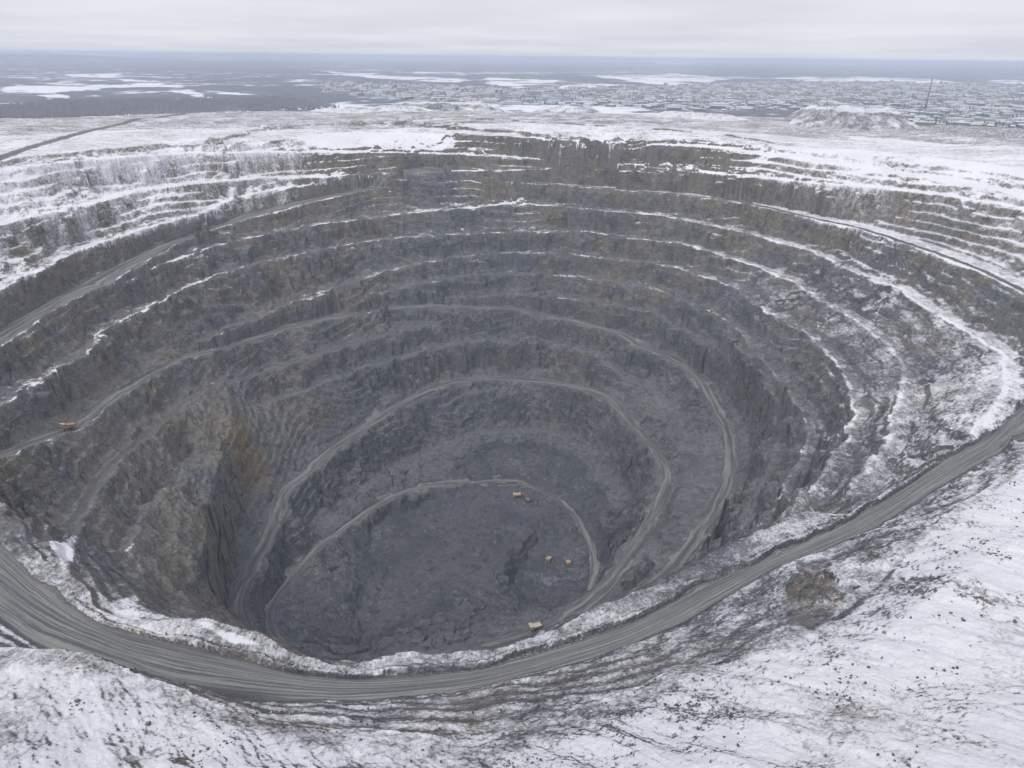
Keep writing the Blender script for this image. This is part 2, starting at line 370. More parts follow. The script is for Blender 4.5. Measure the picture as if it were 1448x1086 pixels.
# low windrow of dark spoil on the pit side of the ring road
q = W['ringP'].copy(); Nq = outward(q)
for off, h in ((1.5, .8), (2.5, 1.5), (3.5, 1.4), (4.5, .6)):
    p = q.copy(); p[:, :2] -= Nq * off; p, _ = resample(p, .5)
    i = np.floor(p[:, 0] - X0).astype(int); j = np.floor(p[:, 1] - Y0).astype(int)
    ok = (i >= 0) & (i < NX) & (j >= 0) & (j < NY)
    ZG[j[ok], i[ok]] = np.maximum(ZG[j[ok], i[ok]], -131 + h)
print('masks', time.time() - T0)

def samp(G, x, y):
    xx = np.clip(x - X0 - .5, 0, NX - 1.001); yy = np.clip(y - Y0 - .5, 0, NY - 1.001)
    i = xx.astype(np.int32); j = yy.astype(np.int32); fx = (xx - i).astype(f32); fy = (yy - j).astype(f32)
    return (G[j, i] * (1 - fx) + G[j, i + 1] * fx) * (1 - fy) + (G[j + 1, i] * (1 - fx) + G[j + 1, i + 1] * fx) * fy

def inpoly(px, py, poly):
    r = np.zeros(np.shape(px), bool)
    n = len(poly); j = n - 1
    for i in range(n):
        xi, yi = poly[i]; xj, yj = poly[j]
        c = ((yi > py) != (yj > py)) & (px < (xj - xi) * (py - yi) / (yj - yi + 1e-9) + xi)
        r ^= c; j = i
    return r

lipP = W['lip']
def fore_mask(x, y):
    """1 on the snow slope this side of the lip"""
    az = np.arctan2(x, y); r = np.hypot(x, y)
    la = np.arctan2(lipP[:, 0], lipP[:, 1]); lr = np.hypot(lipP[:, 0], lipP[:, 1])
    o = np.argsort(la)
    return np.interp(az, la[o], lr[o]) - r

OUTC = survey(1150, 845, -122.0)
def height(x, y, detail=True):
    x = np.asarray(x, f32); y = np.asarray(y, f32)
    cl = samp(calm, x, y)
    fm = fore_mask(x, y)
    fore = smooth(0, 25, fm).astype(f32)
    free = (1 - np.clip(cl, 0, 1))
    rr = np.hypot(x, y)
    pit = smooth(1420, 1250, rr) * (1 - fore)
    amp = free * (.15 + .85 * pit) * (1 - .75 * fore) * np.clip(rr / 520, .32, 1).astype(f32)
    z00 = samp(ZG, x, y)
    soft = np.maximum(smooth(-110, -170, x) * smooth(760, 680, y) * smooth(-312, -290, z00) * smooth(-140, -175, z00), smooth(170, 230, x) * smooth(760, 690, y))
    amp = amp * (1 - .62 * soft)
    amp = amp * np.interp(samp(ZG, x, y), [-150, -75], [1, .42]).astype(f32)
    # wander of the bench lines: broad, then ribs and gullies down the faces
    wx = fbm(x, y, 46, 3, 1) * 9 + fbm(x, y, 24, 3, 4, .42) * 8 + fbm(x, y, 6, 2, 6) * .4
    wy = fbm(x, y, 46, 3, 21) * 9 + fbm(x, y, 24, 3, 24, .42) * 8 + fbm(x, y, 6, 2, 26) * .4
    zb = samp(ZG, x + wx * amp, y + wy * amp) + fbm(x, y, 40, 2, 62) * 5
    bk = (np.floor(zb / 9.0)).astype(np.int32) * 37
    big_ = smooth(-.35, .3, fbm(x, y, 110, 2, 64))
    ca, cb_ = cells(x, y, 15, 1, bk), cells(x, y, 15, 2, bk)
    big_ = big_ * smooth(300, 480, rr)
    wx = wx + ca * 11 * big_; wy = wy + cb_ * 11 * big_
    sx, sy = x + wx * amp, y + wy * amp
    z = samp(ZG, sx, sy)
    e = f32(1.5)
    gx = samp(ZG, sx + e, sy) - samp(ZG, sx - e, sy); gy = samp(ZG, sx, sy + e) - samp(ZG, sx, sy - e)
    slope = np.hypot(gx, gy) / (2 * e)
    steep = smooth(.82, 1.35, slope)
    out = rr > 1330
    rough = free * (.3 + .7 * np.where(fore > .5, .35, 1)) * np.clip(rr / 480, .5, 1)
    brk = smooth(-.15, .35, fbm(x, y, 90, 3, 33))               # some stretches are badly broken
    z = z + rough * (fbm(x, y, 10, 4, 40) * (.9 + (.5 + 1.2 * brk) * steep * pit) + fbm(x, y, 2.8, 2, 50) * (.25 + .15 * steep * pit + .3 * pit))
    # broken ledges on the faces
    led = fbm(x, y, 60, 2, 60) * 4
    onface = smooth(.45, .85, slope) * free * pit * (.35 + .65 * smooth(260, 460, rr))
    per = 9.5 + 2.5 * fbm(x, y, 200, 2, 66)
    z = z + onface * (.82 + .18 * brk) * (1 - .4 * soft) * per / 6.283 * np.sin((z + led) / per * 6.283)
    # eroded spur on the near left
    spur = smooth(-110, -170, x) * smooth(760, 680, y) * smooth(-300, -270, z) * smooth(-165, -185, z) * free
    z = z + spur * (1 - np.clip(samp(scree, x, y), 0, 1) * .6) * (fbm(x * .9 + y * .44, (y * .9 - x * .44) * .45, 26, 3, 68, .5, True) * 6.5)
    # heaps and cuts on the pit floor
    flo = smooth(-346, -352, z) * pit * free
    z = z + flo * (fbm(x, y, 34, 3, 92) * 3.2 + smooth(.25, .6, fbm(x, y, 14, 2, 95)) * 2.2)
    # rock outcrop on the bank below the right-hand road
    oc_ = np.exp(-(((x - OUTC[0]) / 14) ** 2 + ((y - OUTC[1]) / 17) ** 2))
    z = z + oc_ * (4 + 6 * np.abs(cells(x, y, 7, 5)) + fbm(x, y, 5, 3, 97) * 2.2)
    # snow slope in front: long low swells parallel to its edge
    z = z + fore * (fbm(x * .75 + y * .66, (y * .75 - x * .66) * .36, 12, 4, 70, .55) * 2.3 + fbm(x, y, 30, 2, 75) * 2.2 + fbm(x, y, 2.2, 3, 77, .6) * .34)
    z = z + fbm(x, y, 120, 3, 80) * np.where(rr > 1250, 4.0, 0) * smooth(1250, 1400, rr)
    z = z + (1 - free) * fbm(x, y, 5, 2, 90) * .12
    return z, slope, steep, fore, sx, sy, cl, pit

def ground(px, py, z0=-60.0):
    """where the sight line through a photo point first meets the ground"""
    d = ray(px, py)
    t = np.arange(70, 2400, .5)
    P = d[None] * t[:, None]; P[:, 2] += HCAM
    z = height(P[:, 0], P[:, 1])[0]
    k = int(np.argmax(P[:, 2] < z))
    return Vector((float(P[k, 0]), float(P[k, 1]), float(z[k])))

# ------------------------------------------------------------------ material helpers
class NT:
    def __init__(s, name):
        s.m = bpy.data.materials.new(name); s.m.use_nodes = True
        s.t = s.m.node_tree; s.t.nodes.clear()
        s.out = s.t.nodes.new('ShaderNodeOutputMaterial')
    def put(s, sock, v):
        if v is None: return
        if hasattr(v, 'is_output'): s.t.links.new(v, sock)
        else:
            if isinstance(v, (tuple, list)) and len(v) == 3 and sock.type == 'RGBA': v = (*v, 1)
            sock.default_value = v
    def n(s, typ, **kw):
        nd = s.t.nodes.new('ShaderNode' + typ)
        for k, v in kw.items(): setattr(nd, k, v)
        return nd
    def math(s, op, a, b=None, c=None, clamp=False):
        nd = s.n('Math', operation=op, use_clamp=clamp)
        for i, v in enumerate((a, b, c)): s.put(nd.inputs[i], v)
        return nd.outputs[0]
    def vmath(s, op, a, b=None):
        nd = s.n('VectorMath', operation=op); s.put(nd.inputs[0], a); s.put(nd.inputs[1], b)
        return nd.outputs[0]
    def noise(s, vec, scale, detail=4, rough=.55, dist=0):
        nd = s.n('TexNoise'); s.put(nd.inputs['Vector'], vec); s.put(nd.inputs['Scale'], scale)
        s.put(nd.inputs['Detail'], detail); s.put(nd.inputs['Roughness'], rough); s.put(nd.inputs['Distortion'], dist)
        return nd.outputs[0]
    def mix(s, f, a, b, blend='MIX'):
        nd = s.n('Mix', data_type='RGBA', blend_type=blend, clamp_factor=True)
        s.put(nd.inputs[0], f); s.put(nd.inputs[6], a); s.put(nd.inputs[7], b)
        return nd.outputs[2]
    def step(s, x, lo, hi):
        nd = s.n('MapRange', interpolation_type='SMOOTHSTEP'); s.put(nd.inputs[0], x)
        nd.inputs[1].default_value = lo; nd.inputs[2].default_value = hi
        return nd.outputs[0]
    def lin(s, x, a, b, c, d):
        nd = s.n('MapRange'); s.put(nd.inputs[0], x)
        for i, v in enumerate((a, b, c, d)): nd.inputs[1 + i].default_value = v
        return nd.outputs[0]
    def attr(s, name):
        return s.n('Attribute', attribute_name=name).outputs['Fac']
    def finish(s, col, rough=.9, bump=None, bstr=.5, bdist=1.0, metallic=0, spec=.2):
        b = s.n('BsdfPrincipled'); s.put(b.inputs['Base Color'], col); s.put(b.inputs['Roughness'], rough)
        s.put(b.inputs['Metallic'], metallic); b.inputs['Specular IOR Level'].default_value = spec
        if bump is not None:
            bp = s.n('Bump'); s.put(bp.inputs['Strength'], bstr); bp.inputs['Distance'].default_value = bdist
            s.put(bp.inputs['Height'], bump); s.t.links.new(bp.outputs[0], b.inputs['Normal'])
        s.t.links.new(b.outputs[0], s.out.inputs[0])
        return s.m

def terrain_material():
    s = NT('pit_ground')
    P = s.n('NewGeometry').outputs['Position']
    big = s.noise(P, .014, 5, .6)
    mid = s.noise(s.vmath('MULTIPLY', P, (1, 1, .8)), .15, 10, .72, .6)
    fine = s.noise(P, .75, 5, .65)
    grain = s.noise(P, 3.1, 3, .6)
    strata = s.noise(s.vmath('MULTIPLY', P, (.012, .012, .22)), 1.0, 4, .6)
    brown = s.attr('brown'); ochre = s.attr('ochre')
    f = s.math('ADD', brown, s.math('ADD', s.math('MULTIPLY_ADD', strata, 1.1, -.55), s.math('MULTIPLY_ADD', big, 1.9, -.95)))
    rock = s.mix(s.step(f, .25, .8), (.088, .094, .105), (.142, .124, .094))
    rock = s.mix(s.math('MULTIPLY', s.step(s.noise(P, .045, 6, .7), .56, .70), .75), rock, (.165, .162, .160))
    rock = s.mix(s.math('MULTIPLY', s.step(s.noise(s.vmath('ADD', P, (91, 13, 5)), .06, 6, .7), .55, .68), .8), rock, (.036, .040, .049))
    oc = s.step(s.math('ADD', ochre, s.math('MULTIPLY_ADD', mid, .9, -.45)), .42, .72)
    rock = s.mix(s.math('MULTIPLY', oc, .85), rock, (.165, .122, .062))
    val = s.math('ADD', s.math('MULTIPLY', mid, 2.3), s.math('MULTIPLY', fine, 1.3))
    val = s.math('ADD', val, s.math('MULTIPLY_ADD', grain, .6, -1.1))
    rock = s.mix(1.0, rock, s.n('CombineColor').outputs[0], 'MULTIPLY') if False else rock
    wv = s.n('TexNoise'); s.put(wv.inputs['Vector'], P); wv.inputs['Scale'].default_value = .35; wv.inputs['Detail'].default_value = 2
    PW = s.vmath('ADD', s.vmath('MULTIPLY', P, (1, 1, .8)), s.vmath('MULTIPLY', wv.outputs[1], (5.0, 5.0, 5.0)))
    def vor(scale, feat='F1', off=0):
        v_ = s.n('TexVoronoi', feature=feat); s.put(v_.inputs['Vector'], PW); v_.inputs['Scale'].default_value = scale
        return v_
    va = vor(.16); vb = vor(.48, 'F1', 31)
    ga = s.n('SeparateColor'); s.put(ga.inputs[0], va.outputs['Color']); gb = s.n('SeparateColor'); s.put(gb.inputs[0], vb.outputs['Color'])
    blocks = s.math('ADD', s.math('MULTIPLY', ga.outputs[0], .75), s.math('MULTIPLY', gb.outputs[1], .62))
    crack = s.step(vor(.30, 'DISTANCE_TO_EDGE', 7).outputs['Distance'], .0, .09)
    blocks = s.math('MULTIPLY', blocks, s.math('MULTIPLY_ADD', crack, .55, .45))
    val = s.math('ADD', s.math('MULTIPLY', val, .55), blocks)
    hsv = s.n('HueSaturation'); s.put(hsv.inputs['Color'], rock); s.put(hsv.inputs['Value'], val)
    rock = hsv.outputs[0]
    rock = s.mix(s.step(brown, -.05, -.5), rock, (.050, .056, .068))
    # pale flecks of dust and snow caught on small ledges
    fl = s.noise(s.vmath('MULTIPLY', P, (.16, .16, .62)), 1.0, 6, .72, .5)
    fa = s.math('ADD', fl, s.math('MULTIPLY_ADD', s.noise(s.vmath('ADD', P, (7, 300, 0)), .02, 4, .6), .45, -.225))
    zz_ = s.n('SeparateXYZ'); s.put(zz_.inputs[0], P)
    fa = s.math('ADD', fa, s.lin(zz_.outputs[2], -350, -325, -.045, 0))
    rock = s.mix(s.math('MULTIPLY', s.step(fa, .52, .65), .8), rock, (.245, .243, .252))
    rock = s.mix(s.math('MULTIPLY', s.step(fa, .40, .30), .5), rock, (.03, .034, .042))
    # dust along bench edges
    d = s.math('MULTIPLY', s.attr('dust'), s.step(mid, .32, .58))
    rock = s.mix(s.math('MULTIPLY', d, .72), rock, (.172, .176, .187))
    # graded road
    u = s.attr('road_u'); ss = s.attr('road_s')
    cv = s.n('CombineXYZ'); s.put(cv.inputs[0], s.math('MULTIPLY_ADD', s.noise(P, .03, 3), 2.2, s.math('MULTIPLY', u, .24))); s.put(cv.inputs[1], s.math('MULTIPLY', ss, .012))
    tr = s.noise(cv.outputs[0], 1.0, 5, .65, .4)
    cv2 = s.n('CombineXYZ'); s.put(cv2.inputs[0], s.math('MULTIPLY_ADD', mid, 2.0, s.math('MULTIPLY', u, .5))); s.put(cv2.inputs[1], s.math('MULTIPLY', ss, .06))
    tr2 = s.noise(cv2.outputs[0], 1.0, 3, .6, .3)
    rc = s.mix(s.step(tr, .38, .64), (.092, .095, .100), (.272, .272, .256))
    h2 = s.n('HueSaturation'); s.put(h2.inputs['Color'], rc)
    s.put(h2.inputs['Value'], s.math('ADD', s.math('MULTIPLY', tr2, .55), s.math('MULTIPLY_ADD', fine, .35, .55)))
    s.put(h2.inputs['Value'], s.math('MULTIPLY', s.math('ADD', s.math('ADD', s.math('MULTIPLY', tr2, .45), s.math('MULTIPLY', mid, .45)), s.math('MULTIPLY_ADD', fine, .4, .33)), s.lin(s.attr('road'), .45, .95, .60, 1.0)))
    rf = s.step(s.math('ADD', s.attr('road'), s.math('MULTIPLY_ADD', mid, .5, -.25)), .05, .75)
    base = s.mix(rf, rock, h2.outputs[0])
    # snow, thin and broken
    sv = s.attr('snow')
    st = s.noise(s.vmath('MULTIPLY', P, (.9, .35, .9)), .5, 6, .7, .8)
    sn = s.math('ADD', s.math('MULTIPLY_ADD', mid, 1.1, -.55), s.math('MULTIPLY_ADD', st, 1.0, -.5))
    sn = s.math('ADD', sn, s.math('ADD', s.math('MULTIPLY_ADD', fine, .7, -.35), s.math('MULTIPLY_ADD', grain, .4, -.2)))
    th = s.attr('thin'); mr = s.n('MapRange', interpolation_type='SMOOTHSTEP'); s.put(mr.inputs[0], s.math('ADD', sv, sn))
    s.put(mr.inputs[1], s.math('MULTIPLY_ADD', th, -.22, .42)); s.put(mr.inputs[2], s.math('MULTIPLY_ADD', th, .36, .58)); sf = mr.outputs[0]
    sf = s.math('MULTIPLY', sf, s.math('SUBTRACT', 1.0, rf))
    snowc = s.mix(s.step(big, .35, .65), (.745, .75, .79), (.82, .822, .85))
    col = s.mix(sf, base, snowc)
    hgt = s.math('ADD', s.math('MULTIPLY', mid, 2.2), s.math('ADD', s.math('MULTIPLY', fine, .55), s.math('MULTIPLY', grain, .12)))
    hgt = s.math('ADD', hgt, s.math('MULTIPLY', s.math('MULTIPLY', blocks, s.math('SUBTRACT', 1.0, sf)), 1.1))
    hgt = s.math('MULTIPLY', hgt, s.math('MULTIPLY_ADD', s.attr('dust'), -.6, 1.0))
    hgt = s.math('MULTIPLY', hgt, s.lin(rf, 0, 1, 1, .06))
    hgt = s.math('ADD', hgt, s.math('MULTIPLY', sf, .1))
    return s.finish(col, .93, hgt, .75, 1.0, spec=.12)

MAT_T = terrain_material()

def mesh_from(name, verts, quads, mat, attrs=None, smooth_=True, normals=None):
    me = bpy.data.meshes.new(name)
    nv, nf = len(verts), len(quads); k = quads.shape[1]
    me.vertices.add(nv); me.vertices.foreach_set('co', np.ascontiguousarray(verts, f32).ravel())
    me.loops.add(nf * k); me.loops.foreach_set('vertex_index', np.ascontiguousarray(quads, np.int32).ravel())
    me.polygons.add(nf); me.polygons.foreach_set('loop_start', np.arange(0, nf * k, k, dtype=np.int32))
    me.polygons.foreach_set('use_smooth', np.full(nf, smooth_, bool))
    for an, av in (attrs or {}).items():
        a = me.attributes.new(an, 'FLOAT', 'POINT'); a.data.foreach_set('value', np.ascontiguousarray(av, f32))
    me.update(calc_edges=True)
    me.materials.append(mat)
    o = bpy.data.objects.new(name, me); COL.objects.link(o)
    return o

def structure(o, kind='structure'):
    o['kind'] = kind
    return o

# ------------------------------------------------------------------ terrain mesh, rows of growing spacing
AZ = np.radians(np.concatenate([np.linspace(-68, -47.3, 100), np.linspace(-47, 47, 1330), np.linspace(47.3, 68, 100)]))
rows = [38.0]
while rows[-1] < 1760:
    r = rows[-1]
    rows.append(r + min(max(.30 if r > 68 else .8, r * .0026), 1.25 if r < 1300 else 2.2))
RR = np.array(rows)
A2, R2 = np.meshgrid(AZ, RR)
VX = (np.sin(A2) * R2).astype(f32); VY = (np.cos(A2) * R2).astype(f32)
nr_, nc_ = VX.shape
print('terrain grid', nr_, nc_)
out = [height(VX[i:i + 200], VY[i:i + 200]) for i in range(0, nr_, 200)]
VZ, SL, ST, FO, SXW, SYW, CLM, PIT = [np.concatenate([o[k] for o in out]) for k in range(8)]
edge = smooth(1640, 1760, R2)
VZ = (VZ * (1 - edge) + edge * (-9)).astype(f32)
# actual surface slope
gx = np.gradient(VZ, axis=0) / np.gradient(RR)[:, None]
gy = np.gradient(VZ, axis=1) / np.gradient(AZ)[None] / R2
SLOPE = np.hypot(gx, gy)
rd = samp(road, SXW, SYW); rid = roadid[np.clip((SYW - Y0).astype(int), 0, NY - 1), np.clip((SXW - X0).astype(int), 0, NX - 1)]
du = samp(blur(dust, 1), SXW, SYW)
sc = samp(scree, SXW, SYW) * (1 - FO)
ru, rs = samp(roadu, SXW, SYW), samp(roads, SXW, SYW)
ringm = samp(near_ring, SXW, SYW)
alt = np.interp(VZ, [-360, -280, -200, -140, -95, -60, -30, -8, 6], [-.18, -.12, -.02, .10, .24, .36, .5, .72, .9]).astype(f32)
west = smooth(-230, -330, VX) * smooth(-100, -80, VZ)
farface = smooth(-330, -230, VX) * smooth(900, 1000, VY)
east = smooth(150, 400, VX) * smooth(-250, -90, VZ)
eastup = smooth(300, 430, VX) * smooth(-100, -55, VZ)
neast = smooth(90, 170, VX) * smooth(640, 520, VY) * smooth(-215, -165, VZ) * (1 - FO)
nwall = smooth(330, 270, VY) * (1 - FO) * smooth(-170, -140, VZ)
bigN = fbm(VX, VY, 70, 3, 101); midN = fbm(VX, VY, 18, 3, 105)
snow = alt + .19 * west + .19 * east + .14 * neast + .20 * nwall + .06 * eastup - .16 * nwall * smooth(40, 110, VX)
snow += .30 * bigN + .26 * midN
snow -= smooth(.5, 1.3, SLOPE) * (.42 + .5 * farface * (1 - eastup) - .26 * west - .1 * eastup)
snow += smooth(.62, .95, du) * (.10 + smooth(-240, -60, VZ) * np.clip(.20 + .6 * midN + .5 * bigN, 0, .5)) + du * .07 * smooth(-240, -60, VZ)
streak = fbm(VX + .5 * VY, VY * 3.2, 42, 4, 131, .6)
plat = .54 + .22 * bigN + .6 * streak - .36 * smooth(.28, .8, SLOPE)
band = smooth(4.5, 7.0, VZ) * smooth(1230, 1290, VY) * smooth(1420, 1340, VY)
snow = np.where(VZ > -6, np.maximum(snow * .5, plat), snow)
rubble = smooth(.0, .4, fbm(VX * .7 + VY * .6, (VY * .7 - VX * .6) * .4, 38, 3, 111)) * .22
foresnow = .82 + .20 * fbm(VX, VY, 22, 3, 120) - rubble * .8 - .5 * smooth(.55, 1.1, SLOPE)
lipd = fore_mask(VX, VY)
foresnow -= .3 * smooth(18, 2, lipd)
snow = snow * (1 - FO) + foresnow * FO
snow = np.where(rd > .3, -1, snow)
# stone colour: browner clay in the upper faces, blue-grey below, brown again on the east side
brown = np.interp(VZ, [-350, -200, -120, -60, -20, 5], [.10, .24, .36, .58, .85, .78]).astype(f32)
brown += .10 * smooth(200, 360, VX) * smooth(-300, -150, VZ) * smooth(520, 700, VY) + .05 * nwall
brown += .22 * smooth(-120, -260, VX) * smooth(-330, -250, VZ)
brown += .18 * smooth(0, 160, VX) * smooth(850, 950, VY)
spurm = smooth(-110, -170, VX) * smooth(760, 680, VY) * smooth(-305, -280, VZ) * smooth(-150, -185, VZ)
brown += spurm * .26
brown = np.where(VZ < -349, brown - .45 - .5 * smooth(-.1, .3, fbm(VX, VY, 60, 3, 191)), brown)
PXI, PYI = project(VX, VY, VZ)
PXI = PXI + 26 * fbm(VX, VY, 34, 4, 133, .6); PYI = PYI + 22 * fbm(VX, VY, 34, 4, 137, .6)
och = np.zeros_like(VZ)
for poly, a in (([(312, 592), (345, 588), (388, 680), (372, 712), (345, 680), (324, 640)], .78),
                ([(160, 690), (250, 690), (260, 780), (190, 760)], .33),
                ([(1115, 800), (1170, 790), (1195, 850), (1150, 900), (1105, 870)], .55),
                ([(960, 590), (1000, 620), (990, 740), (960, 740)], .36),
                ([(820, 520), (900, 560), (920, 600), (860, 590), (780, 560)], .3),
                ([(300, 195), (480, 178), (640, 186), (640, 215), (480, 213), (300, 214)], .12)):
    och = np.maximum(och, a * inpoly(PXI, PYI, poly))
for _ in range(12):
    och[1:-1, 1:-1] = (och[:-2, 1:-1] + och[2:, 1:-1] + och[1:-1, :-2] + och[1:-1, 2:]) / 4
holl = np.zeros_like(VZ); PXI0, PYI0 = project(VX, VY, VZ)
# snow held in two hollows beside the ring road
for poly in ([(68, 768), (112, 752), (108, 785), (92, 812)], [(150, 852), (192, 838), (202, 880), (165, 876)],
             [(1375, 605), (1448, 568), (1440, 585), (1390, 612)], [(255, 872), (300, 880), (380, 915), (330, 912)]):
    hit = inpoly(PXI0, PYI0, poly) & (R2 < 700) & (rd < .3)
    holl = np.maximum(holl, hit.astype(f32))
for _ in range(14):
    holl[1:-1, 1:-1] = (holl[:-2, 1:-1] + holl[2:, 1:-1] + holl[1:-1, :-2] + holl[1:-1, 2:]) / 4
snow = np.where(rd < .3, np.maximum(snow, holl * 1.05 - .28 + .6 * midN), snow)
snow = np.where(rd < .3, snow - 1.1 * np.maximum(och - .28 + .5 * midN, 0) * (R2 < 700) , snow)
snow = np.clip(snow, -1, 1.4)
# dust and a film of snow settle on the small level spots
du = np.maximum(du, spurm * np.clip(.25 + .8 * midN, 0, .7))
du = np.maximum(du, sc * np.clip(.42 + .5 * midN + .4 * bigN, .05, .8))
flat = smooth(.95, .40, SLOPE) * (1 - FO) * (R2 < 1300)
du = np.maximum(du, flat * (.55 + .5 * bigN))
du = np.maximum(du, (cat == 9) * np.clip(.15 + .9 * fbm(VX, VY, 45, 4, 171), 0, .8)) if 'cat' in globals() else np.maximum(du, (VZ < -349) * PIT * np.clip(.15 + 1.0 * fbm(VX, VY, 45, 4, 171), 0, .8))
thin = np.clip(.5 * (VZ > -8) + FO * smooth(-.1, .35, fbm(VX, VY, 60, 3, 180)) * 1.0 + .25 + .5 * west + .5 * eastup + nwall + neast + smooth(200, 330, VX) * (1 - FO) * smooth(-30, -60, VZ), 0, 1)
snow += flat * .19 * (rd < .3) * smooth(-330, -170, VZ)

cat = np.zeros((nr_, nc_), np.int8)                  # 0 pit wall
cat[(R2 > 1330) | (VZ > -4)] = 8                     # snow field on the rim
cat[FO > .5] = 7                                     # snow slope in front
cat[(VZ < -349) & (PIT > .5)] = 9                    # pit floor
cat = np.where((rd > .33) & (rid > 0), rid, cat)
fc = cat[:-1, :-1].ravel()
idx = np.arange(nr_ * nc_).reshape(nr_, nc_)
Q = np.stack([idx[:-1, :-1], idx[:-1, 1:], idx[1:, 1:], idx[1:, :-1]], -1).reshape(-1, 4)
V = np.stack([VX, VY, VZ], -1).reshape(-1, 3)
AT = dict(snow=snow, brown=brown, ochre=och, road=rd, road_u=ru, road_s=rs, dust=du, thin=thin)
AT = {k: v.ravel() for k, v in AT.items()}
NAMES = {0: 'pit_wall', 1: 'rim_road', 2: 'haul_road', 3: 'haul_road', 4: 'haul_road', 5: 'haul_road', 6: 'haul_road',
         7: 'snow_slope', 8: 'snow_field', 9: 'pit_floor'}
for c, nm in NAMES.items():
    q = Q[fc == c]
    if not len(q): continue
    used, inv = np.unique(q, return_inverse=True)
    structure(mesh_from(nm, V[used], inv.reshape(-1, 4), MAT_T, {k: v[used] for k, v in AT.items()}, smooth_=nm != 'pit_wall'))
print('terrain mesh', time.time() - T0)

# ------------------------------------------------------------------ plain out to the horizon
ZP = -7.0
def plain_material():
    s = NT('plain')
    P = s.n('NewGeometry').outputs['Position']
    n1 = s.noise(P, .0035, 8, .68); n2 = s.noise(s.vmath('ADD', P, (500, 90, 0)), .016, 6, .65)
    f = s.math('ADD', s.attr('open'), s.math('ADD', s.math('MULTIPLY_ADD', n1, 1.7, -.85), s.math('MULTIPLY_ADD', n2, 1.3, -.65)))
    wood = s.mix(n2, (.11, .12, .15), (.20, .205, .235))
    col = s.mix(s.step(f, .40, .60), wood, (.80, .80, .84))
    town = s.mix(s.step(n2, .44, .60), (.15, .16, .19), (.62, .63, .67))
    col = s.mix(s.attr('town'), col, town)
    return s.finish(col, .95, spec=.05)
MAT_P = plain_material()
azf = np.linspace(math.radians(-66), math.radians(66), 1850)
rf_ = np.concatenate([np.linspace(1500, 1760, 14), 1760 * np.exp(np.linspace(.01, math.log(60000 / 1760), 380))])
A3, R3_ = np.meshgrid(azf, rf_)
PX, PY = np.sin(A3) * R3_, np.cos(A3) * R3_
fx_, fy_ = project(PX, PY, ZP)
fx0, fy0 = fx_, fy_
fx_ = fx_ + 30 * fbm(PX, PY, 420, 4, 150, .6); fy_ = fy_ + np.clip((fy_ - 84) * .10, .3, 5) * fbm(PX, PY, 300, 4, 155, .65)
openf = .27 + .34 * fbm(PX * .5, PY, 1500, 4, 140) + .36 * fbm(PX * .35, PY, 330, 4, 145, .6)
openf = openf - .12 * smooth(9000, 20000, R3_)
CLEAR = [[(55, 102), (110, 104), (190, 112), (240, 118), (225, 119), (170, 113), (100, 107)],
         [(130, 104), (175, 104), (160, 108), (200, 113), (240, 121), (290, 130), (292, 138), (278, 140), (262, 132), (200, 120), (150, 110)],
         [(60, 127), (75, 128), (92, 137), (70, 142), (55, 142), (52, 135)],
         [(170, 142), (280, 138), (360, 135), (290, 129), (310, 128), (380, 134), (250, 144)],
         [(0, 123), (60, 118), (160, 119), (330, 121), (160, 124), (40, 133), (0, 134)],
         [(828, 107), (908, 107), (941, 104), (1037, 111), (977, 119), (952, 122), (910, 117)],
         [(684, 110), (760, 112), (897, 121), (780, 126), (700, 122)],
         [(450, 100), (560, 107), (690, 113), (640, 116), (520, 112)],
         [(1092, 110), (1175, 108), (1324, 112), (1374, 121), (1241, 115), (1158, 116)],
         [(1405, 113), (1470, 115), (1470, 119), (1400, 116)], [(930, 89), (1000, 91), (980, 92), (925, 91)],
         [(260, 86), (350, 86), (330, 88), (262, 88)], [(560, 102), (860, 102), (700, 104), (570, 104)],
         [(0, 172), (170, 162), (330, 156), (430, 152), (430, 165), (0, 230)],
         [(590, 130), (700, 142), (860, 150), (1000, 160), (1448, 200), (1448, 260), (560, 200), (430, 150)]]
for pl in CLEAR:
    openf = np.maximum(openf, inpoly(fx_, fy_, pl) * (.62 + .8 * fbm(PX * .4, PY, 260, 4, 148, .6)))
FOREST = [(-80, 146), (0, 148), (70, 140), (130, 139), (400, 136), (452, 142), (480, 149), (360, 154), (170, 160), (60, 167), (0, 163), (-80, 168)]
openf = np.where(inpoly(fx_, fy_, FOREST), .35, openf)
DARK = [(850, 108), (735, 121), (760, 132)], [(690, 135), (830, 132), (850, 146), (720, 147)], [(560, 88), (1000, 92), (990, 99), (700, 104), (560, 99)], \
       [(1000, 95), (1448, 98), (1448, 112), (1330, 110), (1000, 107)], [(0, 80), (420, 84), (450, 100), (0, 101)]
for pl in DARK:
    openf = np.where(inpoly(fx_, fy_, list(pl)), np.minimum(openf, openf * .5 + .10), openf)
TOWN = [(450, 118), (560, 118), (700, 127), (840, 124), (980, 121), (1100, 117), (1240, 116), (1448, 121), (1500, 124), (1500, 186), (1300, 184), (1265, 160), (1130, 155), (1000, 158), (860, 151), (690, 147), (560, 141), (450, 130)]
townm = inpoly(fx_, fy_, TOWN).astype(f32)
for _ in range(3):
    openf[1:-1, 1:-1] = (openf[:-2, 1:-1] + openf[2:, 1:-1] + openf[1:-1, :-2] + openf[1:-1, 2:]) / 4
PZ = ZP + smooth(5000, 14000, R3_) * (fbm(PX, PY, 9000, 3, 160) * 42 + 10) + smooth(22000, 42000, R3_) * 48
PZ += smooth(9000, 12000, R3_) * smooth(22000, 16000, R3_) * smooth(-.42, -.55, A3) * 55
ix = np.arange(PX.size).reshape(PX.shape)
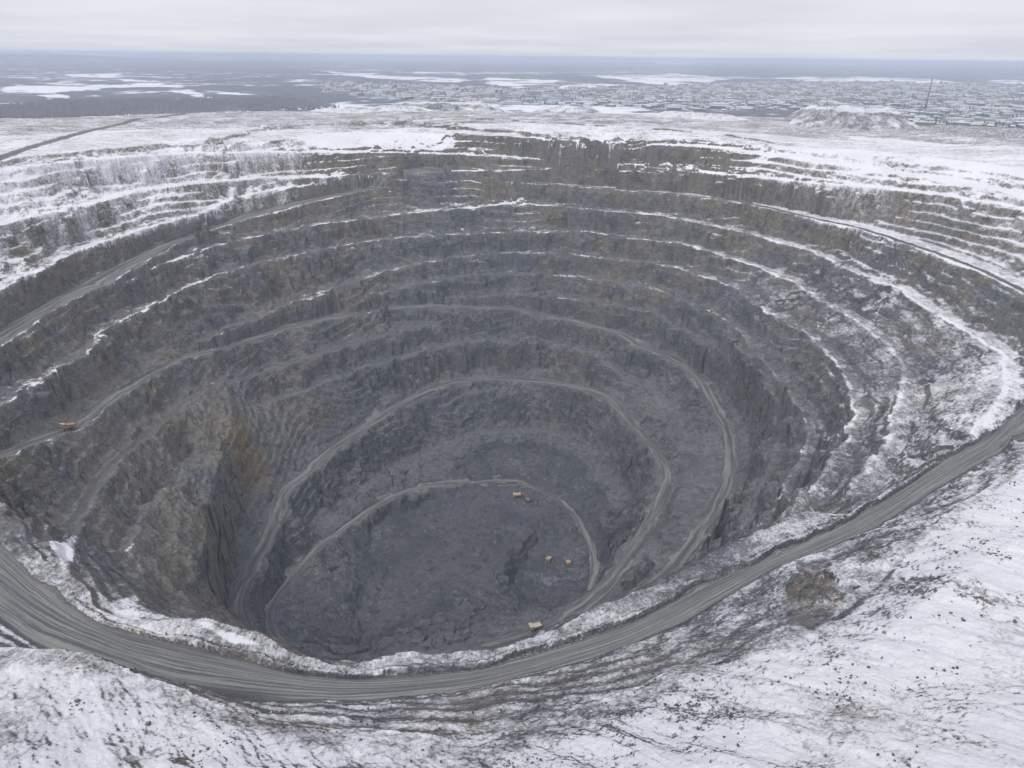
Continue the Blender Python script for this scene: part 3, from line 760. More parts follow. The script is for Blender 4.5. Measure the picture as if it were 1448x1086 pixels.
structure(mesh_from('plain', np.stack([PX, PY, PZ], -1).reshape(-1, 3), np.stack([ix[:-1, :-1], ix[:-1, 1:], ix[1:, 1:], ix[1:, :-1]], -1).reshape(-1, 4), MAT_P,
          dict(open=openf.ravel(), town=(townm * .8).ravel())))
_gr_i = lambda a, r: (np.clip(np.searchsorted(RR, r), 1, nr_ - 1), np.clip(np.searchsorted(AZ, a), 0, nc_ - 1))
def top_z(x, y):
    """height of the built ground under points (terrain mesh near, plain far)"""
    x, y = np.atleast_1d(np.asarray(x, float)), np.atleast_1d(np.asarray(y, float))
    r = np.hypot(x, y); a = np.arctan2(x, y)
    j, i = _gr_i(a, r)
    return np.where(r < 1740, np.maximum(VZ[j, i], np.where(r > 1510, ZP, -999)), ZP)

# ------------------------------------------------------------------ spoil heaps on the rim
def heap(cpx, base_py, top_py, half_px, depth, flat=.5, seed=0, snowy=.8):
    snowy = min(snowy, .78)
    b = survey(cpx, base_py, -2.0); r0 = math.hypot(b[0], b[1]); az = math.atan2(b[0], b[1])
    rc = r0 + depth / 2
    half = half_px / F * rc / math.cos(az)
    t = survey(cpx, top_py, 0.0); slope = HCAM / math.hypot(t[0], t[1])
    top = HCAM - slope * (rc - depth * flat * .2)
    cx, cy = math.sin(az) * rc, math.cos(az) * rc
    n = 110
    g = np.linspace(-1.25, 1.25, n); gx, gy = np.meshgrid(g, g)
    rad = np.hypot(gx, gy) * (1 + .22 * fbm(gx * 60, gy * 60, 45, 3, seed))
    prof = np.clip((1 - rad) / (1 - flat), 0, 1)
    wx = cx + (gx * half) * math.cos(az) + gy * depth / 2 * math.sin(az)
    wy = cy - (gx * half) * math.sin(az) + gy * depth / 2 * math.cos(az)
    zb = top_z(wx.ravel(), wy.ravel()).reshape(wx.shape)
    hz_ = (top - zb.mean()) * prof * (1 + .2 * fbm(wx, wy, 40, 3, seed + 4)) + prof * fbm(wx, wy, 9, 3, seed + 7) * 1.6
    wz = zb - .8 + hz_ - 3 * (rad > 1.12)
    sl = np.hypot(np.gradient(wz, axis=0) / (2.5 * depth / 2 / n), np.gradient(wz, axis=1) / (2.5 * half / n))
    sn = snowy + .3 * fbm(wx, wy, 16, 4, seed + 9) - .34 * smooth(.3, .9, sl)
    i_ = np.arange(n * n).reshape(n, n)
    structure(mesh_from('spoil_heap', np.stack([wx, wy, wz], -1).reshape(-1, 3), np.stack([i_[:-1, :-1], i_[:-1, 1:], i_[1:, 1:], i_[1:, :-1]], -1).reshape(-1, 4), MAT_T,
              dict(snow=sn.ravel(), brown=np.full(n * n, .4), ochre=np.zeros(n * n), road=np.zeros(n * n), road_u=np.zeros(n * n), road_s=np.zeros(n * n), dust=np.zeros(n * n), thin=np.full(n * n, 1.0))))
heap(1196, 183, 153, 72, 170, .62, 300, .92)
heap(628, 158, 145, 85, 130, .7, 310, .9)
heap(806, 162, 151, 50, 110, .55, 320, .95)
heap(985, 172, 160, 70, 110, .5, 330, .8)
heap(560, 160, 150, 60, 90, .4, 350, .9)
heap(480, 162, 154, 40, 80, .4, 340, .9)

# ------------------------------------------------------------------ leafless larch wood beyond the rim
def wood(poly, n, name, colour, h0, h1, z_from):
    lo = np.min(poly, 0); hi = np.max(poly, 0)
    px = rng.uniform(lo[0], hi[0], n * 4); py = rng.uniform(lo[1], hi[1], n * 4)
    m = inpoly(px, py, poly); px, py = px[m], py[m]
    P = survey(px, py, z_from)
    wgt = (np.hypot(P[:, 0], P[:, 1]) / 1900) ** 2.5
    k = rng.random(len(P)) < wgt / wgt.max()
    P = P[k][:n]
    n = len(P); P[:, :2] += rng.normal(0, 5, (n, 2))
    z = top_z(P[:, 0], P[:, 1])
    h = rng.uniform(h0, h1, n); w = h * rng.uniform(.13, .22, n)
    a0 = rng.uniform(0, 6.28, n)
    base = np.stack([P[:, 0], P[:, 1], z], 1)
    vs = []
    for ring, (hh, ww) in enumerate(((0, .12), (.3, 1.0), (.65, .6))):
        for q in range(4):
            a = a0 + q * 1.571 + ring * .5
            rr_ = w * ww * rng.uniform(.7, 1.3, n)
            vs.append(base + np.stack([np.cos(a) * rr_, np.sin(a) * rr_, h * hh], 1))
    vs.append(base + np.stack([w * 0, w * 0, h], 1))
    V_ = np.stack(vs, 1).reshape(-1, 3); st = np.arange(n)[:, None] * 13
    f = []
    for r_ in (0, 4):
        for q in range(4):
            b, c = r_ + q, r_ + (q + 1) % 4
            f += [(b, c, c + 4), (b, c + 4, b + 4)]
    for q in range(4): f.append((8 + q, 8 + (q + 1) % 4, 12))
    T = (st[:, :, None] + np.array(f)[None]).reshape(-1, 3)
    s = NT(name + '_bark'); Pn = s.n('NewGeometry').outputs['Position']
    m_ = s.finish(s.mix(s.noise(Pn, .02, 4, .6), *colour), .95, spec=.05)
    o = mesh_from(name, V_, T, m_, smooth_=False); o['kind'] = 'stuff'
    return o
o = wood(FOREST, 9000, 'forest', ((.16, .165, .19), (.32, .32, .345)), 7, 11, 0)
o['label'] = 'band of grey leafless forest beyond the rim road'
o = wood([(1290, 172), (1460, 180), (1460, 199), (1380, 199), (1290, 193), (1262, 182)], 2500, 'shrubs', ((.14, .13, .115), (.26, .24, .21)), 1.2, 2.6, -4)
o['label'] = 'brown scrub on the flat ground by the town edge'
o = wood(TOWN, 5000, 'trees', ((.085, .09, .105), (.16, .16, .18)), 6, 11, ZP)
o['label'] = 'scattered dark trees between the houses of the town'

# ------------------------------------------------------------------ the town
def plainmat(name, col, rough=.85, var=.12, spec=.2, scale=.6, metallic=0):
    s = NT(name); P = s.n('TexCoord').outputs['Object']
    n = s.noise(P, scale, 5, .6)
    h = s.n('HueSaturation'); h.inputs['Color'].default_value = (*col, 1)
    s.put(h.inputs['Value'], s.lin(n, .3, .7, 1 - var, 1 + var))
    return s.finish(h.outputs[0], rough, n, .15, .3, spec=spec, metallic=metallic)
def wallmat(name, col):
    s = NT(name); tc = s.n('TexCoord').outputs['Object']
    sp = s.n('SeparateXYZ'); s.put(sp.inputs[0], tc)
    zz = s.math('FRACT', s.math('DIVIDE', sp.outputs[2], 3.0)); xx = s.math('FRACT', s.math('DIVIDE', s.math('ADD', sp.outputs[0], sp.outputs[1]), 3.2))
    win = s.math('MULTIPLY', s.math('MULTIPLY', s.math('GREATER_THAN', zz, .35), s.math('LESS_THAN', zz, .8)), s.math('MULTIPLY', s.math('GREATER_THAN', xx, .3), s.math('LESS_THAN', xx, .7)))
    return s.finish(s.mix(win, col, (.05, .06, .075)), .85, spec=.2)
SNOWROOF = plainmat('snow_roof', (.66, .67, .71), .9, .06)
WALLS = {'cream': wallmat('cream_wall', (.40, .385, .35)), 'blue': wallmat('blue_wall', (.17, .215, .27)), 'grey': wallmat('grey_wall', (.30, .31, .34)),
         'brown': wallmat('brown_wall', (.25, .20, .18)), 'white': wallmat('white_wall', (.60, .61, .63))}
def box_bm(bm, x0, x1, y0, y1, z0, z1, mi=0):
    vs = [bm.verts.new(p) for p in ((x0, y0, z0), (x1, y0, z0), (x1, y1, z0), (x0, y1, z0), (x0, y0, z1), (x1, y0, z1), (x1, y1, z1), (x0, y1, z1))]
    for f in ((0, 3, 2, 1), (4, 5, 6, 7), (0, 1, 5, 4), (1, 2, 6, 5), (2, 3, 7, 6), (3, 0, 4, 7)):
        fc_ = bm.faces.new([vs[i] for i in f]); fc_.material_index = mi
def bm_obj(name, bm, mats, parent=None, smooth_=False):
    me = bpy.data.meshes.new(name); bm.normal_update(); bm.to_mesh(me); bm.free()
    for m_ in (mats if isinstance(mats, (list, tuple)) else [mats]): me.materials.append(m_)
    if smooth_: me.polygons.foreach_set('use_smooth', [True] * len(me.polygons))
    o = bpy.data.objects.new(name, me); COL.objects.link(o)
    if parent: o.parent = parent
    return o
def building_meshes(kind, wcol, L_, D_, H_):
    bm = bmesh.new(); box_bm(bm, -L_ / 2, L_ / 2, -D_ / 2, D_ / 2, -3, H_)
    rb = bmesh.new()
    if kind == 'house':
        o = .5
        pts = [(-L_ / 2 - o, -D_ / 2 - o, H_), (L_ / 2 + o, -D_ / 2 - o, H_), (L_ / 2 + o, D_ / 2 + o, H_), (-L_ / 2 - o, D_ / 2 + o, H_), (-L_ / 2 - o, 0, H_ + D_ * .38), (L_ / 2 + o, 0, H_ + D_ * .38)]
        v = [rb.verts.new(p) for p in pts]
        for f in ((0, 1, 5, 4), (2, 3, 4, 5), (1, 2, 5), (3, 0, 4), (3, 2, 1, 0)): rb.faces.new([v[i] for i in f])
    else:
        box_bm(rb, -L_ / 2 - .35, L_ / 2 + .35, -D_ / 2 - .35, D_ / 2 + .35, H_ + .01, H_ + .8)
        if kind == 'block':
            for q in (-.25, .25): box_bm(rb, L_ * q - 2, L_ * q + 2, -1.5, 1.5, H_ + .8, H_ + 2.6)
        else:
            box_bm(rb, -L_ * .3, L_ * .1, -D_ * .2, D_ * .2, H_ + .8, H_ + 2.2)
    return bm, rb
PROTO = []
SC_ = .6
SPEC = [('block', 'cream', 70, 13, 15), ('block', 'white', 55, 13, 15), ('block', 'grey', 80, 13, 15), ('block', 'cream', 32, 15, 26),
        ('shed', 'blue', 60, 24, 10), ('shed', 'white', 90, 28, 11), ('shed', 'grey', 45, 18, 7), ('shed', 'brown', 50, 20, 9), ('shed', 'cream', 36, 16, 8),
        ('house', 'brown', 16, 11, 5), ('house', 'grey', 14, 10, 5), ('house', 'cream', 18, 11, 6)]
NOUN = {'block': 'apartment block', 'shed': 'industrial shed', 'house': 'small house'}
NM = {'block': 'apartment_block', 'shed': 'industrial_shed', 'house': 'house'}
for kind, wcol, L_, D_, H_ in SPEC:
    L_, D_, H_ = L_ * SC_, D_ * SC_, H_ * SC_
    bm, rb = building_meshes(kind, wcol, L_, D_, H_)
    me = bpy.data.meshes.new('wall'); bm.to_mesh(me); bm.free(); me.materials.append(WALLS[wcol])
    mr = bpy.data.meshes.new('roof'); rb.normal_update(); rb.to_mesh(mr); rb.free(); mr.materials.append(SNOWROOF)
    PROTO.append((kind, wcol, me, mr))
lo = np.min(TOWN, 0); hi = np.max(TOWN, 0)
cand = []
while len(cand) < 3600:
    px = rng.uniform(lo[0], hi[0]); py = 117 + (rng.random() ** 1.25) * 70
    if px < 640 and rng.random() < .65: continue
    if not inpoly(np.array([px]), np.array([py]), TOWN)[0]: continue
    if inpoly(np.array([px]), np.array([py]), DARK[1])[0]: continue
    p = survey(px, py, ZP)
    if np.hypot(p[0], p[1]) < 1560: continue
    cand.append((px, py, p[0], p[1]))
# coarse spacing so houses stand apart
plots = {}; keep = []
for c in cand:
    key = (int(c[2] // 58), int(c[3] // 58))
    if key in plots: continue
    plots[key] = 1; keep.append(c)
keep.sort(key=lambda c: c[3])
print('buildings', len(keep))
rest = bmesh.new()
for q, (px, py, x, y) in enumerate(keep):
    near = y < 2300
    kinds = [4, 5, 6, 7, 8, 6, 9] if near else [0, 1, 2, 0, 1, 3, 5, 8, 9, 10, 11]
    kind, wcol, me, mr = PROTO[kinds[int(rng.integers(len(kinds)))]]
    rz = math.radians(-14 + rng.normal(0, 4)) + (math.pi / 2 if rng.random() < .28 else 0)
    if q < 290:
        e = bpy.data.objects.new(NM[kind], None); COL.objects.link(e)
        e.location = (x, y, float(top_z(x, y)[0])); e.rotation_euler = (0, 0, rz); e.empty_display_size = .1
        e['label'] = f"{'long' if kind != 'house' else 'low'} {wcol} {NOUN[kind]} with snowy roof in the distant town"
        e['category'] = NOUN[kind]; e['group'] = f'{wcol} {NOUN[kind]}s of the distant town'
        for nm_, m_ in (('wall', me), ('roof', mr)):
            o = bpy.data.objects.new(nm_, m_); COL.objects.link(o); o.parent = e
    else:
        tmp = bmesh.new(); tmp.from_mesh(me)
        M_ = Matrix.Translation((x, y, ZP)) @ Matrix.Rotation(rz, 4, 'Z')
        for part, mi in ((me, list(WALLS).index(wcol)), (mr, 5)):
            n0 = len(rest.verts); f0 = len(rest.faces)
            rest.from_mesh(part); rest.verts.ensure_lookup_table(); rest.faces.ensure_lookup_table()
            for v in rest.verts[n0:]: v.co = M_ @ v.co
            for f in rest.faces[f0:]: f.material_index = mi
        tmp.free()
if len(rest.verts):
    o = bm_obj('far_houses', rest, [WALLS[k] for k in WALLS] + [SNOWROOF]); o['kind'] = 'stuff'; o['label'] = 'mass of small snowy roofs in the far side of the town'

def tube(bm, p0, p1, r0, r1, seg=12, caps=True, mi=0):
    p0, p1 = Vector(p0), Vector(p1); d = (p1 - p0).normalized()
    a = d.orthogonal().normalized(); b = d.cross(a)
    A = [bm.verts.new(p0 + (a * math.cos(t) + b * math.sin(t)) * r0) for t in [6.28318 * i / seg for i in range(seg)]]
    Bv = [bm.verts.new(p1 + (a * math.cos(t) + b * math.sin(t)) * r1) for t in [6.28318 * i / seg for i in range(seg)]]
    for i in range(seg):
        f = bm.faces.new((A[i], A[(i + 1) % seg], Bv[(i + 1) % seg], Bv[i])); f.material_index = mi; f.smooth = True
    if caps:
        bm.faces.new(A[::-1]).material_index = mi; bm.faces.new(Bv).material_index = mi
def thing(name, label, cat_, loc=(0, 0, 0), rz=0, group=None):
    o = bpy.data.objects.new(name, None); COL.objects.link(o); o.location = loc; o.rotation_euler = (0, 0, rz); o.empty_display_size = .1
    o['label'] = label; o['category'] = cat_
    if group: o['group'] = group
    return o
c = survey(1306.5, 162, ZP); tp = survey(1314, 112, ZP)
Rc = math.hypot(c[0], c[1])
Hc = 0.0
for hh in np.arange(20, 140, .5):
    if project(c[0], c[1], ZP + hh)[1] <= 112: Hc = float(hh); break
ch = thing('chimney', 'tall slender dark chimney standing above the town roofs', 'chimney', (float(c[0]), float(c[1]), ZP))
m_ch = plainmat('chimney_brick', (.23, .22, .23), .9, .2)
bm = bmesh.new(); tube(bm, (0, 0, 12), (0, 0, Hc), 2.3, 1.2, 20); bm_obj('shaft', bm, m_ch, ch)
bm = bmesh.new(); tube(bm, (0, 0, Hc - .5), (0, 0, Hc + 1.5), 1.5, 1.5, 20); bm_obj('cap', bm, m_ch, ch)
bm = bmesh.new(); tube(bm, (0, 0, -3), (0, 0, 12.2), 4.5, 3.2, 20); bm_obj('base', bm, plainmat('chimney_base', (.30, .29, .29)), ch)
for hh in (.45, .75):
    bm = bmesh.new(); rr_ = 2.3 + (1.2 - 2.3) * hh; tube(bm, (0, 0, Hc * hh), (0, 0, Hc * hh + 1), rr_ + .5, rr_ + .5, 20); bm_obj('band', bm, m_ch, ch)
print('town', time.time() - T0)

# ------------------------------------------------------------------ haul trucks and excavator
YEL = plainmat('dusty_yellow_paint', (.36, .25, .11), .6, .25, .3, .8)
TAN = plainmat('dusty_tray', (.44, .375, .27), .6, .15, .3, .5)
YELD = plainmat('worn_yellow_paint', (.25, .185, .10), .7, .3, .3, .8)
PALE = plainmat('worn_tray_steel', (.50, .48, .45), .6, .15, .4, .5)
DARK_M = plainmat('dark_frame_steel', (.055, .055, .055), .7, .3)
TYRE = plainmat('tyre_rubber', (.035, .035, .037), .9, .3)
GLASS = plainmat('cab_glass', (.03, .04, .05), .15, .1, .5)
LAMP = plainmat('lamp_lens', (.75, .74, .68), .3, .05, .5)

def rounded(name, boxes, mat, parent, bev=.08):
    bm = bmesh.new()
    for b in boxes: box_bm(bm, *b)
    if bev: bmesh.ops.bevel(bm, geom=list(bm.edges), offset=bev, segments=1, affect='EDGES', profile=.6)
    return bm_obj(name, bm, mat, parent)

def slab(bm, quad, th, mi=0):
    """a plate of thickness th over four points"""
    q = [Vector(p) for p in quad]; n = (q[1] - q[0]).cross(q[3] - q[0]).normalized() * th
    a = [bm.verts.new(p) for p in q]; b = [bm.verts.new(p - n) for p in q]
    bm.faces.new(a).material_index = mi; bm.faces.new(b[::-1]).material_index = mi
    for i in range(4): bm.faces.new((a[i], b[i], b[(i + 1) % 4], a[(i + 1) % 4])).material_index = mi

def make_truck(label, loc, R, sc=1.0):
    tray = TAN if sc < .85 else PALE
    t = thing('dump_truck', label, 'dump truck', group='haul trucks working in the pit')
    t.matrix_world = Matrix.Translation(loc) @ R.to_4x4() @ Matrix.Scale(sc, 4)
    rounded('chassis', [(-4.4, 4.9, -1.3, -.75, 1.5, 2.3), (-4.4, 4.9, .75, 1.3, 1.5, 2.3), (-3.2, -2.4, -1.4, 1.4, 1.2, 1.9), (2.2, 2.9, -1.4, 1.4, 1.2, 1.9), (-.4, .3, -1.2, 1.2, 1.5, 2.1)], DARK_M, t)
    for x, ys in ((2.6, (-2.75, 2.75)), (-2.9, (-2.45, 2.45))):
        for y in ys:
            hw = .55 if x > 0 else .95
            bm = bmesh.new(); tube(bm, (x, y - hw, 1.45), (x, y + hw, 1.45), 1.45, 1.45, 24)
            bmesh.ops.bevel(bm, geom=[e for e in bm.edges if len(e.link_faces) == 2 and e.calc_face_angle(0) > 1], offset=.18, segments=2, affect='EDGES')
            w_ = bm_obj('wheel', bm, TYRE, t)
            sg = 1 if y > 0 else -1
            bm = bmesh.new(); tube(bm, (x, y + sg * (hw - .1), 1.45), (x, y + sg * (hw + .06), 1.45), .72, .62, 18); bm_obj('rim', bm, YELD, w_)
    rounded('engine_hood', [(3.3, 5.3, -1.5, 1.5, 2.2, 3.9)], YEL, t)
    rounded('grille', [(5.3, 5.42, -1.2, 1.2, 2.4, 3.7)], DARK_M, t, .03)
    rounded('bumper', [(4.9, 5.75, -3.2, 3.2, 1.35, 2.05)], YELD, t)
    rounded('deck', [(2.2, 5.35, -3.3, 3.3, 3.9, 4.1), (2.4, 4.2, -3.25, -1.7, 2.7, 3.9), (2.4, 4.2, 1.7, 3.25, 2.7, 3.9)], YEL, t, .05)
    cb = rounded('cab', [(2.7, 4.5, .9, 2.9, 4.1, 5.75)], YEL, t)
    rounded('window', [(4.5, 4.54, 1.1, 2.7, 4.75, 5.5)], GLASS, cb, 0); rounded('window', [(3.0, 4.2, 2.9, 2.94, 4.75, 5.5)], GLASS, cb, 0)
    bm = bmesh.new()
    for y in (-3.2, .7, 3.2):
        if y != .7: tube(bm, (5.3, y, 4.1), (5.3, y, 5.1), .05, .05, 6)
    tube(bm, (5.3, -3.2, 5.1), (5.3, 3.2, 5.1), .05, .05, 6); tube(bm, (5.3, -3.2, 4.6), (5.3, 3.2, 4.6), .05, .05, 6); tube(bm, (5.3, -3.2, 5.1), (2.6, -3.2, 5.1), .05, .05, 6)
    bm_obj('handrail', bm, YELD, t)
    bm = bmesh.new()
    for q in range(8): box_bm(bm, 5.4 + .04 * (7 - q) * .5, 5.65 + .04 * (7 - q) * .5, -2.6, -1.9, 2.05 + q * .25, 2.11 + q * .25)
    bm_obj('ladder', bm, YELD, t)
    for y in (-2.5, 2.5): rounded('headlight', [(5.75, 5.82, y - .3, y + .3, 1.55, 1.9)], LAMP, t, 0)
    # dump body: open tray with raised front canopy
    bm = bmesh.new()
    hw = 3.35
    fl = [(-5.9, 2.9), (2.1, 2.55)]
    slab(bm, [(-5.9, -2.9, 3.3), (1.9, -2.6, 2.7), (1.9, 2.6, 2.7), (-5.9, 2.9, 3.3)], .25)
    for s_ in (-1, 1):
        q = [(-5.9, s_ * hw, 4.9), (-5.9, s_ * 2.9, 3.1), (2.0, s_ * 2.6, 2.5), (2.2, s_ * hw, 5.75)]
        slab(bm, q if s_ < 0 else q[::-1], .14)
        for k in range(5):
            x = -5.2 + k * 1.7
            box_bm(bm, x, x + .3, s_ * 3.12 - .22, s_ * 3.12 + .22, 3.2, 5.1)
        box_bm(bm, -5.9, 2.2, s_ * hw - .14, s_ * hw + .14, 4.95 + 0, 5.2)
    slab(bm, [(2.2, -hw, 5.75), (1.9, -2.6, 2.5), (1.9, 2.6, 2.5), (2.2, hw, 5.75)], .16)
    bmesh.ops.recalc_face_normals(bm, faces=list(bm.faces))
    db = bm_obj('dump_body', bm, YEL, t)
    bm = bmesh.new(); slab(bm, [(2.15, -hw, 5.95), (5.4, -hw + .1, 6.25), (5.4, hw - .1, 6.25), (2.15, hw, 5.95)], -.2)
    bmesh.ops.recalc_face_normals(bm, faces=list(bm.faces)); bm_obj('canopy', bm, tray, db)
    # worn liner of the tray
    bm = bmesh.new()
    slab(bm, [(-5.85, -3.1, 4.1), (2.0, -3.1, 4.75), (2.0, 3.1, 4.75), (-5.85, 3.1, 4.1)], .3)
    n_ = bmesh.ops.subdivide_edges(bm, edges=list(bm.edges), cuts=7, use_grid_fill=True)
    for v in bm.verts:
        if v.co.z > 3.9 + (v.co.x + 5.85) * .083: v.co.z += .28 * math.cos(v.co.y * .5) + .12 * math.sin(v.co.x * 3.1 + v.co.y * 2.3)
    bmesh.ops.recalc_face_normals(bm, faces=list(bm.faces)); bm_obj('tray_liner', bm, tray, db)
    return t

def place(px, py, z, px2, py2, half=4.0):
    """stand a thing on the ground at a surveyed spot, heading towards a second spot"""
    p, q = survey(px, py, z), survey(px2, py2, z)
    h = Vector((q[0] - p[0], q[1] - p[1], 0)).normalized(); s_ = Vector((-h.y, h.x, 0))
    def zz(o): return float(height(np.array([p[0] + o.x]), np.array([p[1] + o.y]))[0][0])
    zf, zr, zl, zm = zz(h * half), zz(h * -half), zz(s_ * 2.5), zz(s_ * -2.5)
    fwd_ = Vector((h.x, h.y, max(-.2, min(.2, (zf - zr) / (2 * half))))).normalized()
    lft = Vector((s_.x, s_.y, max(-.1, min(.1, (zl - zm) / 5)))).normalized()
    up_ = fwd_.cross(lft).normalized(); lft = up_.cross(fwd_)
    R = Matrix((fwd_, lft, up_)).transposed()
    return Vector((float(p[0]), float(p[1]), max(zz(Vector()), (zf + zr + zl + zm) / 4) + .05)), R
for lab, a_, sc in (('yellow haul truck with pale tray driving along the bench road at the left wall', (96, 606, -164, 60, 620), .98),
                    ('yellow haul truck with pale tray on the road just beyond the near rim', (757, 890, -314.3, 722, 900), .9),
                    ('yellow haul truck with tan tray parked on the pit floor, left one of the pair', (776, 795, -368, 770, 808), .76),
                    ('smaller dusty haul truck, right one of the pair on the pit floor', (804, 798, -367, 808, 812), .70),
                    ('yellow haul truck waiting beside the excavator on the pit floor', (731, 702, -356, 712, 704), .82)):
    loc, R = place(*a_)
    print('truck', tuple(round(v, 1) for v in loc), project(loc.x, loc.y, loc.z))
    make_truck(lab, loc, R, sc)

loc, R = place(746, 708, -356, 736, 700)
ex = thing('excavator', 'dark yellow crawler excavator with raised boom loading a truck on the pit floor', 'excavator')
ex.matrix_world = Matrix.Translation(loc) @ R.to_4x4()
for y in (-1.9, 1.9):
    bm = bmesh.new()
    prof = [(-2.9, .5), (-2.5, .05), (2.5, .05), (2.9, .5), (2.9, .9), (2.5, 1.3), (-2.5, 1.3), (-2.9, .9)]
    A = [bm.verts.new((x, y - .45, z)) for x, z in prof]; Bv = [bm.verts.new((x, y + .45, z)) for x, z in prof]
    bm.faces.new(A); bm.faces.new(Bv[::-1])
    for i in range(8): bm.faces.new((A[i], Bv[i], Bv[(i + 1) % 8], A[(i + 1) % 8]))
    for k in range(9): box_bm(bm, -2.5 + k * .6, -2.3 + k * .6, y - .5, y + .5, 1.28, 1.38)
    bmesh.ops.recalc_face_normals(bm, faces=list(bm.faces)); bm_obj('track', bm, TYRE, ex)
rounded('undercarriage', [(-1.6, 1.6, -1.5, 1.5, .6, 1.5)], DARK_M, ex)
hs = rounded('body', [(-3.6, 1.6, -1.9, .5, 1.55, 3.6), (-3.9, -2.2, -1.9, 1.9, 1.55, 3.4), (-2.2, 1.2, .5, 1.9, 1.55, 2.9)], YELD, ex)
cb = rounded('cab', [(-.3, 1.9, .65, 1.95, 1.6, 4.2)], YEL, ex)
rounded('window', [(1.9, 1.94, .8, 1.8, 2.3, 4.0)], GLASS, cb, 0); rounded('window', [(0, 1.6, 1.95, 1.99, 2.8, 4.0)], GLASS, cb, 0)
def arm(name, pts, w, par):
    bm = bmesh.new()
    A = [bm.verts.new((x, -w / 2, z)) for x, z in pts]; Bv = [bm.verts.new((x, w / 2, z)) for x, z in pts]
    bm.faces.new(A); bm.faces.new(Bv[::-1])
    for i in range(len(pts)): bm.faces.new((A[i], Bv[i], Bv[(i + 1) % len(pts)], A[(i + 1) % len(pts)]))
    bmesh.ops.recalc_face_normals(bm, faces=list(bm.faces)); return bm_obj(name, bm, DARK_M if par else YELD, par or ex)
bo = arm('boom', [(1.3, 2.3), (2.0, 2.0), (4.6, 6.4), (7.0, 8.6), (6.8, 9.2), (4.0, 7.5), (1.3, 3.1)], .9, None)
st_ = arm('stick', [(6.6, 9.2), (7.2, 8.9), (8.6, 5.4), (8.2, 5.2), (6.6, 8.2)], .6, None)
bu = arm('bucket', [(8.1, 5.6), (8.8, 5.4), (8.9, 4.3), (8.2, 3.6), (7.2, 3.8), (6.8, 4.6)], 1.7, None)
bm = bmesh.new(); tube(bm, (1.9, .45, 2.3), (4.4, .6, 6.9), .16, .16, 10); tube(bm, (4.0, 0, 8.0), (6.5, 0, 9.4), .14, .14, 10); bm_obj('hydraulic_ram', bm, DARK_M, ex)
rounded('counterweight', [(-4.5, -3.9, -1.9, 1.9, 1.6, 3.1)], DARK_M, ex)
bm = bmesh.new(); tube(bm, (-2.8, -1.0, 3.6), (-2.8, -1.0, 4.5), .14, .14, 8); bm_obj('exhaust', bm, DARK_M, ex)

# ------------------------------------------------------------------ boulders and loose stones
STONE = None
def stone_material():
    s = NT('boulder_stone'); P = s.n('NewGeometry').outputs['Position']
    n = s.noise(P, 1.2, 6, .65); nz_ = s.n('SeparateXYZ'); s.put(nz_.inputs[0], s.n('NewGeometry').outputs['Normal'])
    rock = s.mix(n, (.045, .05, .056), (.15, .145, .14))
    pz = s.n('SeparateXYZ'); s.put(pz.inputs[0], P)
    sn = s.step(s.math('ADD', s.math('ADD', nz_.outputs[2], s.lin(pz.outputs[2], -230, -180, -1.5, 0)), s.math('MULTIPLY_ADD', n, 1.2, -.6)), .90, 1.15)
    return s.finish(s.mix(sn, rock, (.8, .8, .84)), .95, n, .6, .2, spec=.1)
STONE = stone_material()
def stone_mesh(seed, sub=2):
    r = random.Random(seed); bm = bmesh.new(); bmesh.ops.create_icosphere(bm, subdivisions=sub, radius=1)
    pl = [(Vector((r.gauss(0, 1), r.gauss(0, 1), r.gauss(0, 1))).normalized(), r.uniform(.55, .85)) for _ in range(9)]
    for v in bm.verts:
        for n, d in pl:
            k = v.co.dot(n) - d
            if k > 0: v.co -= n * k * .9
        v.co *= 1 + r.uniform(-.05, .05)
        v.co.z *= .75
    me = bpy.data.meshes.new('boulder'); bm.normal_update(); bm.to_mesh(me); bm.free(); me.materials.append(STONE); return me
SM = [stone_mesh(k) for k in range(5)]
def boulder(p, s_, label, group):
    o = bpy.data.objects.new('boulder', SM[int(rng.integers(5))]); COL.objects.link(o)
    o.location = (p[0], p[1], p[2] + s_ * .3); o.scale = (s_ * rng.uniform(.8, 1.3), s_ * rng.uniform(.7, 1.1), s_); o.rotation_euler = (0, 0, rng.uniform(0, 6.28))
    o['label'] = label; o['category'] = 'boulder'
    if group: o['group'] = group
# a row of blocks along the pit side of the ring road
P = W['ringP']; pu, pv = project(P[:, 0], P[:, 1], P[:, 2]); N = outward(P)
m = (pu > 985) & (pu < 1290); Pr = P[m]; Nr = N[m]
Pr2, _ = resample(np.c_[Pr[:, :2] - Nr * 5.0, Pr[:, 2]], 3.4)
for q in Pr2:
    if rng.random() < .12: continue
    x, y = q[0] + rng.normal(0, .5), q[1] + rng.normal(0, .5)
    boulder((x, y, float(top_z(x, y)[0])), rng.uniform(.5, 1.0), 'dark block in the row of stones along the pit edge of the ring road', 'stones lined along the ring road')
for (px, py, s_, lab) in ((1380, 665, 2.6, 'brown boulder just above the ring road at the right edge'), (1345, 690, 1.8, 'brown boulder beside the ring road below the snow field'),
                          (1362, 878, .9, 'small dark boulder alone on the snow slope at right'), (1435, 880, .9, 'dark boulder near the right edge of the snow slope'),
                          (742, 1050, .75, 'dark stone on the snow just behind the snow lip'), (1322, 990, .6, 'small stone low on the snow slope at lower right'),
                          (210, 1025, 1.1, 'brown snow-capped boulder on the left snow slope'), (110, 992, .9, 'snow-capped boulder near the left end of the snow slope'),
                          (1170, 940, .6, 'little dark stone in the middle of the snow slope')):
    g_ = ground(px, py); boulder((g_.x, g_.y, g_.z), s_, lab, None)
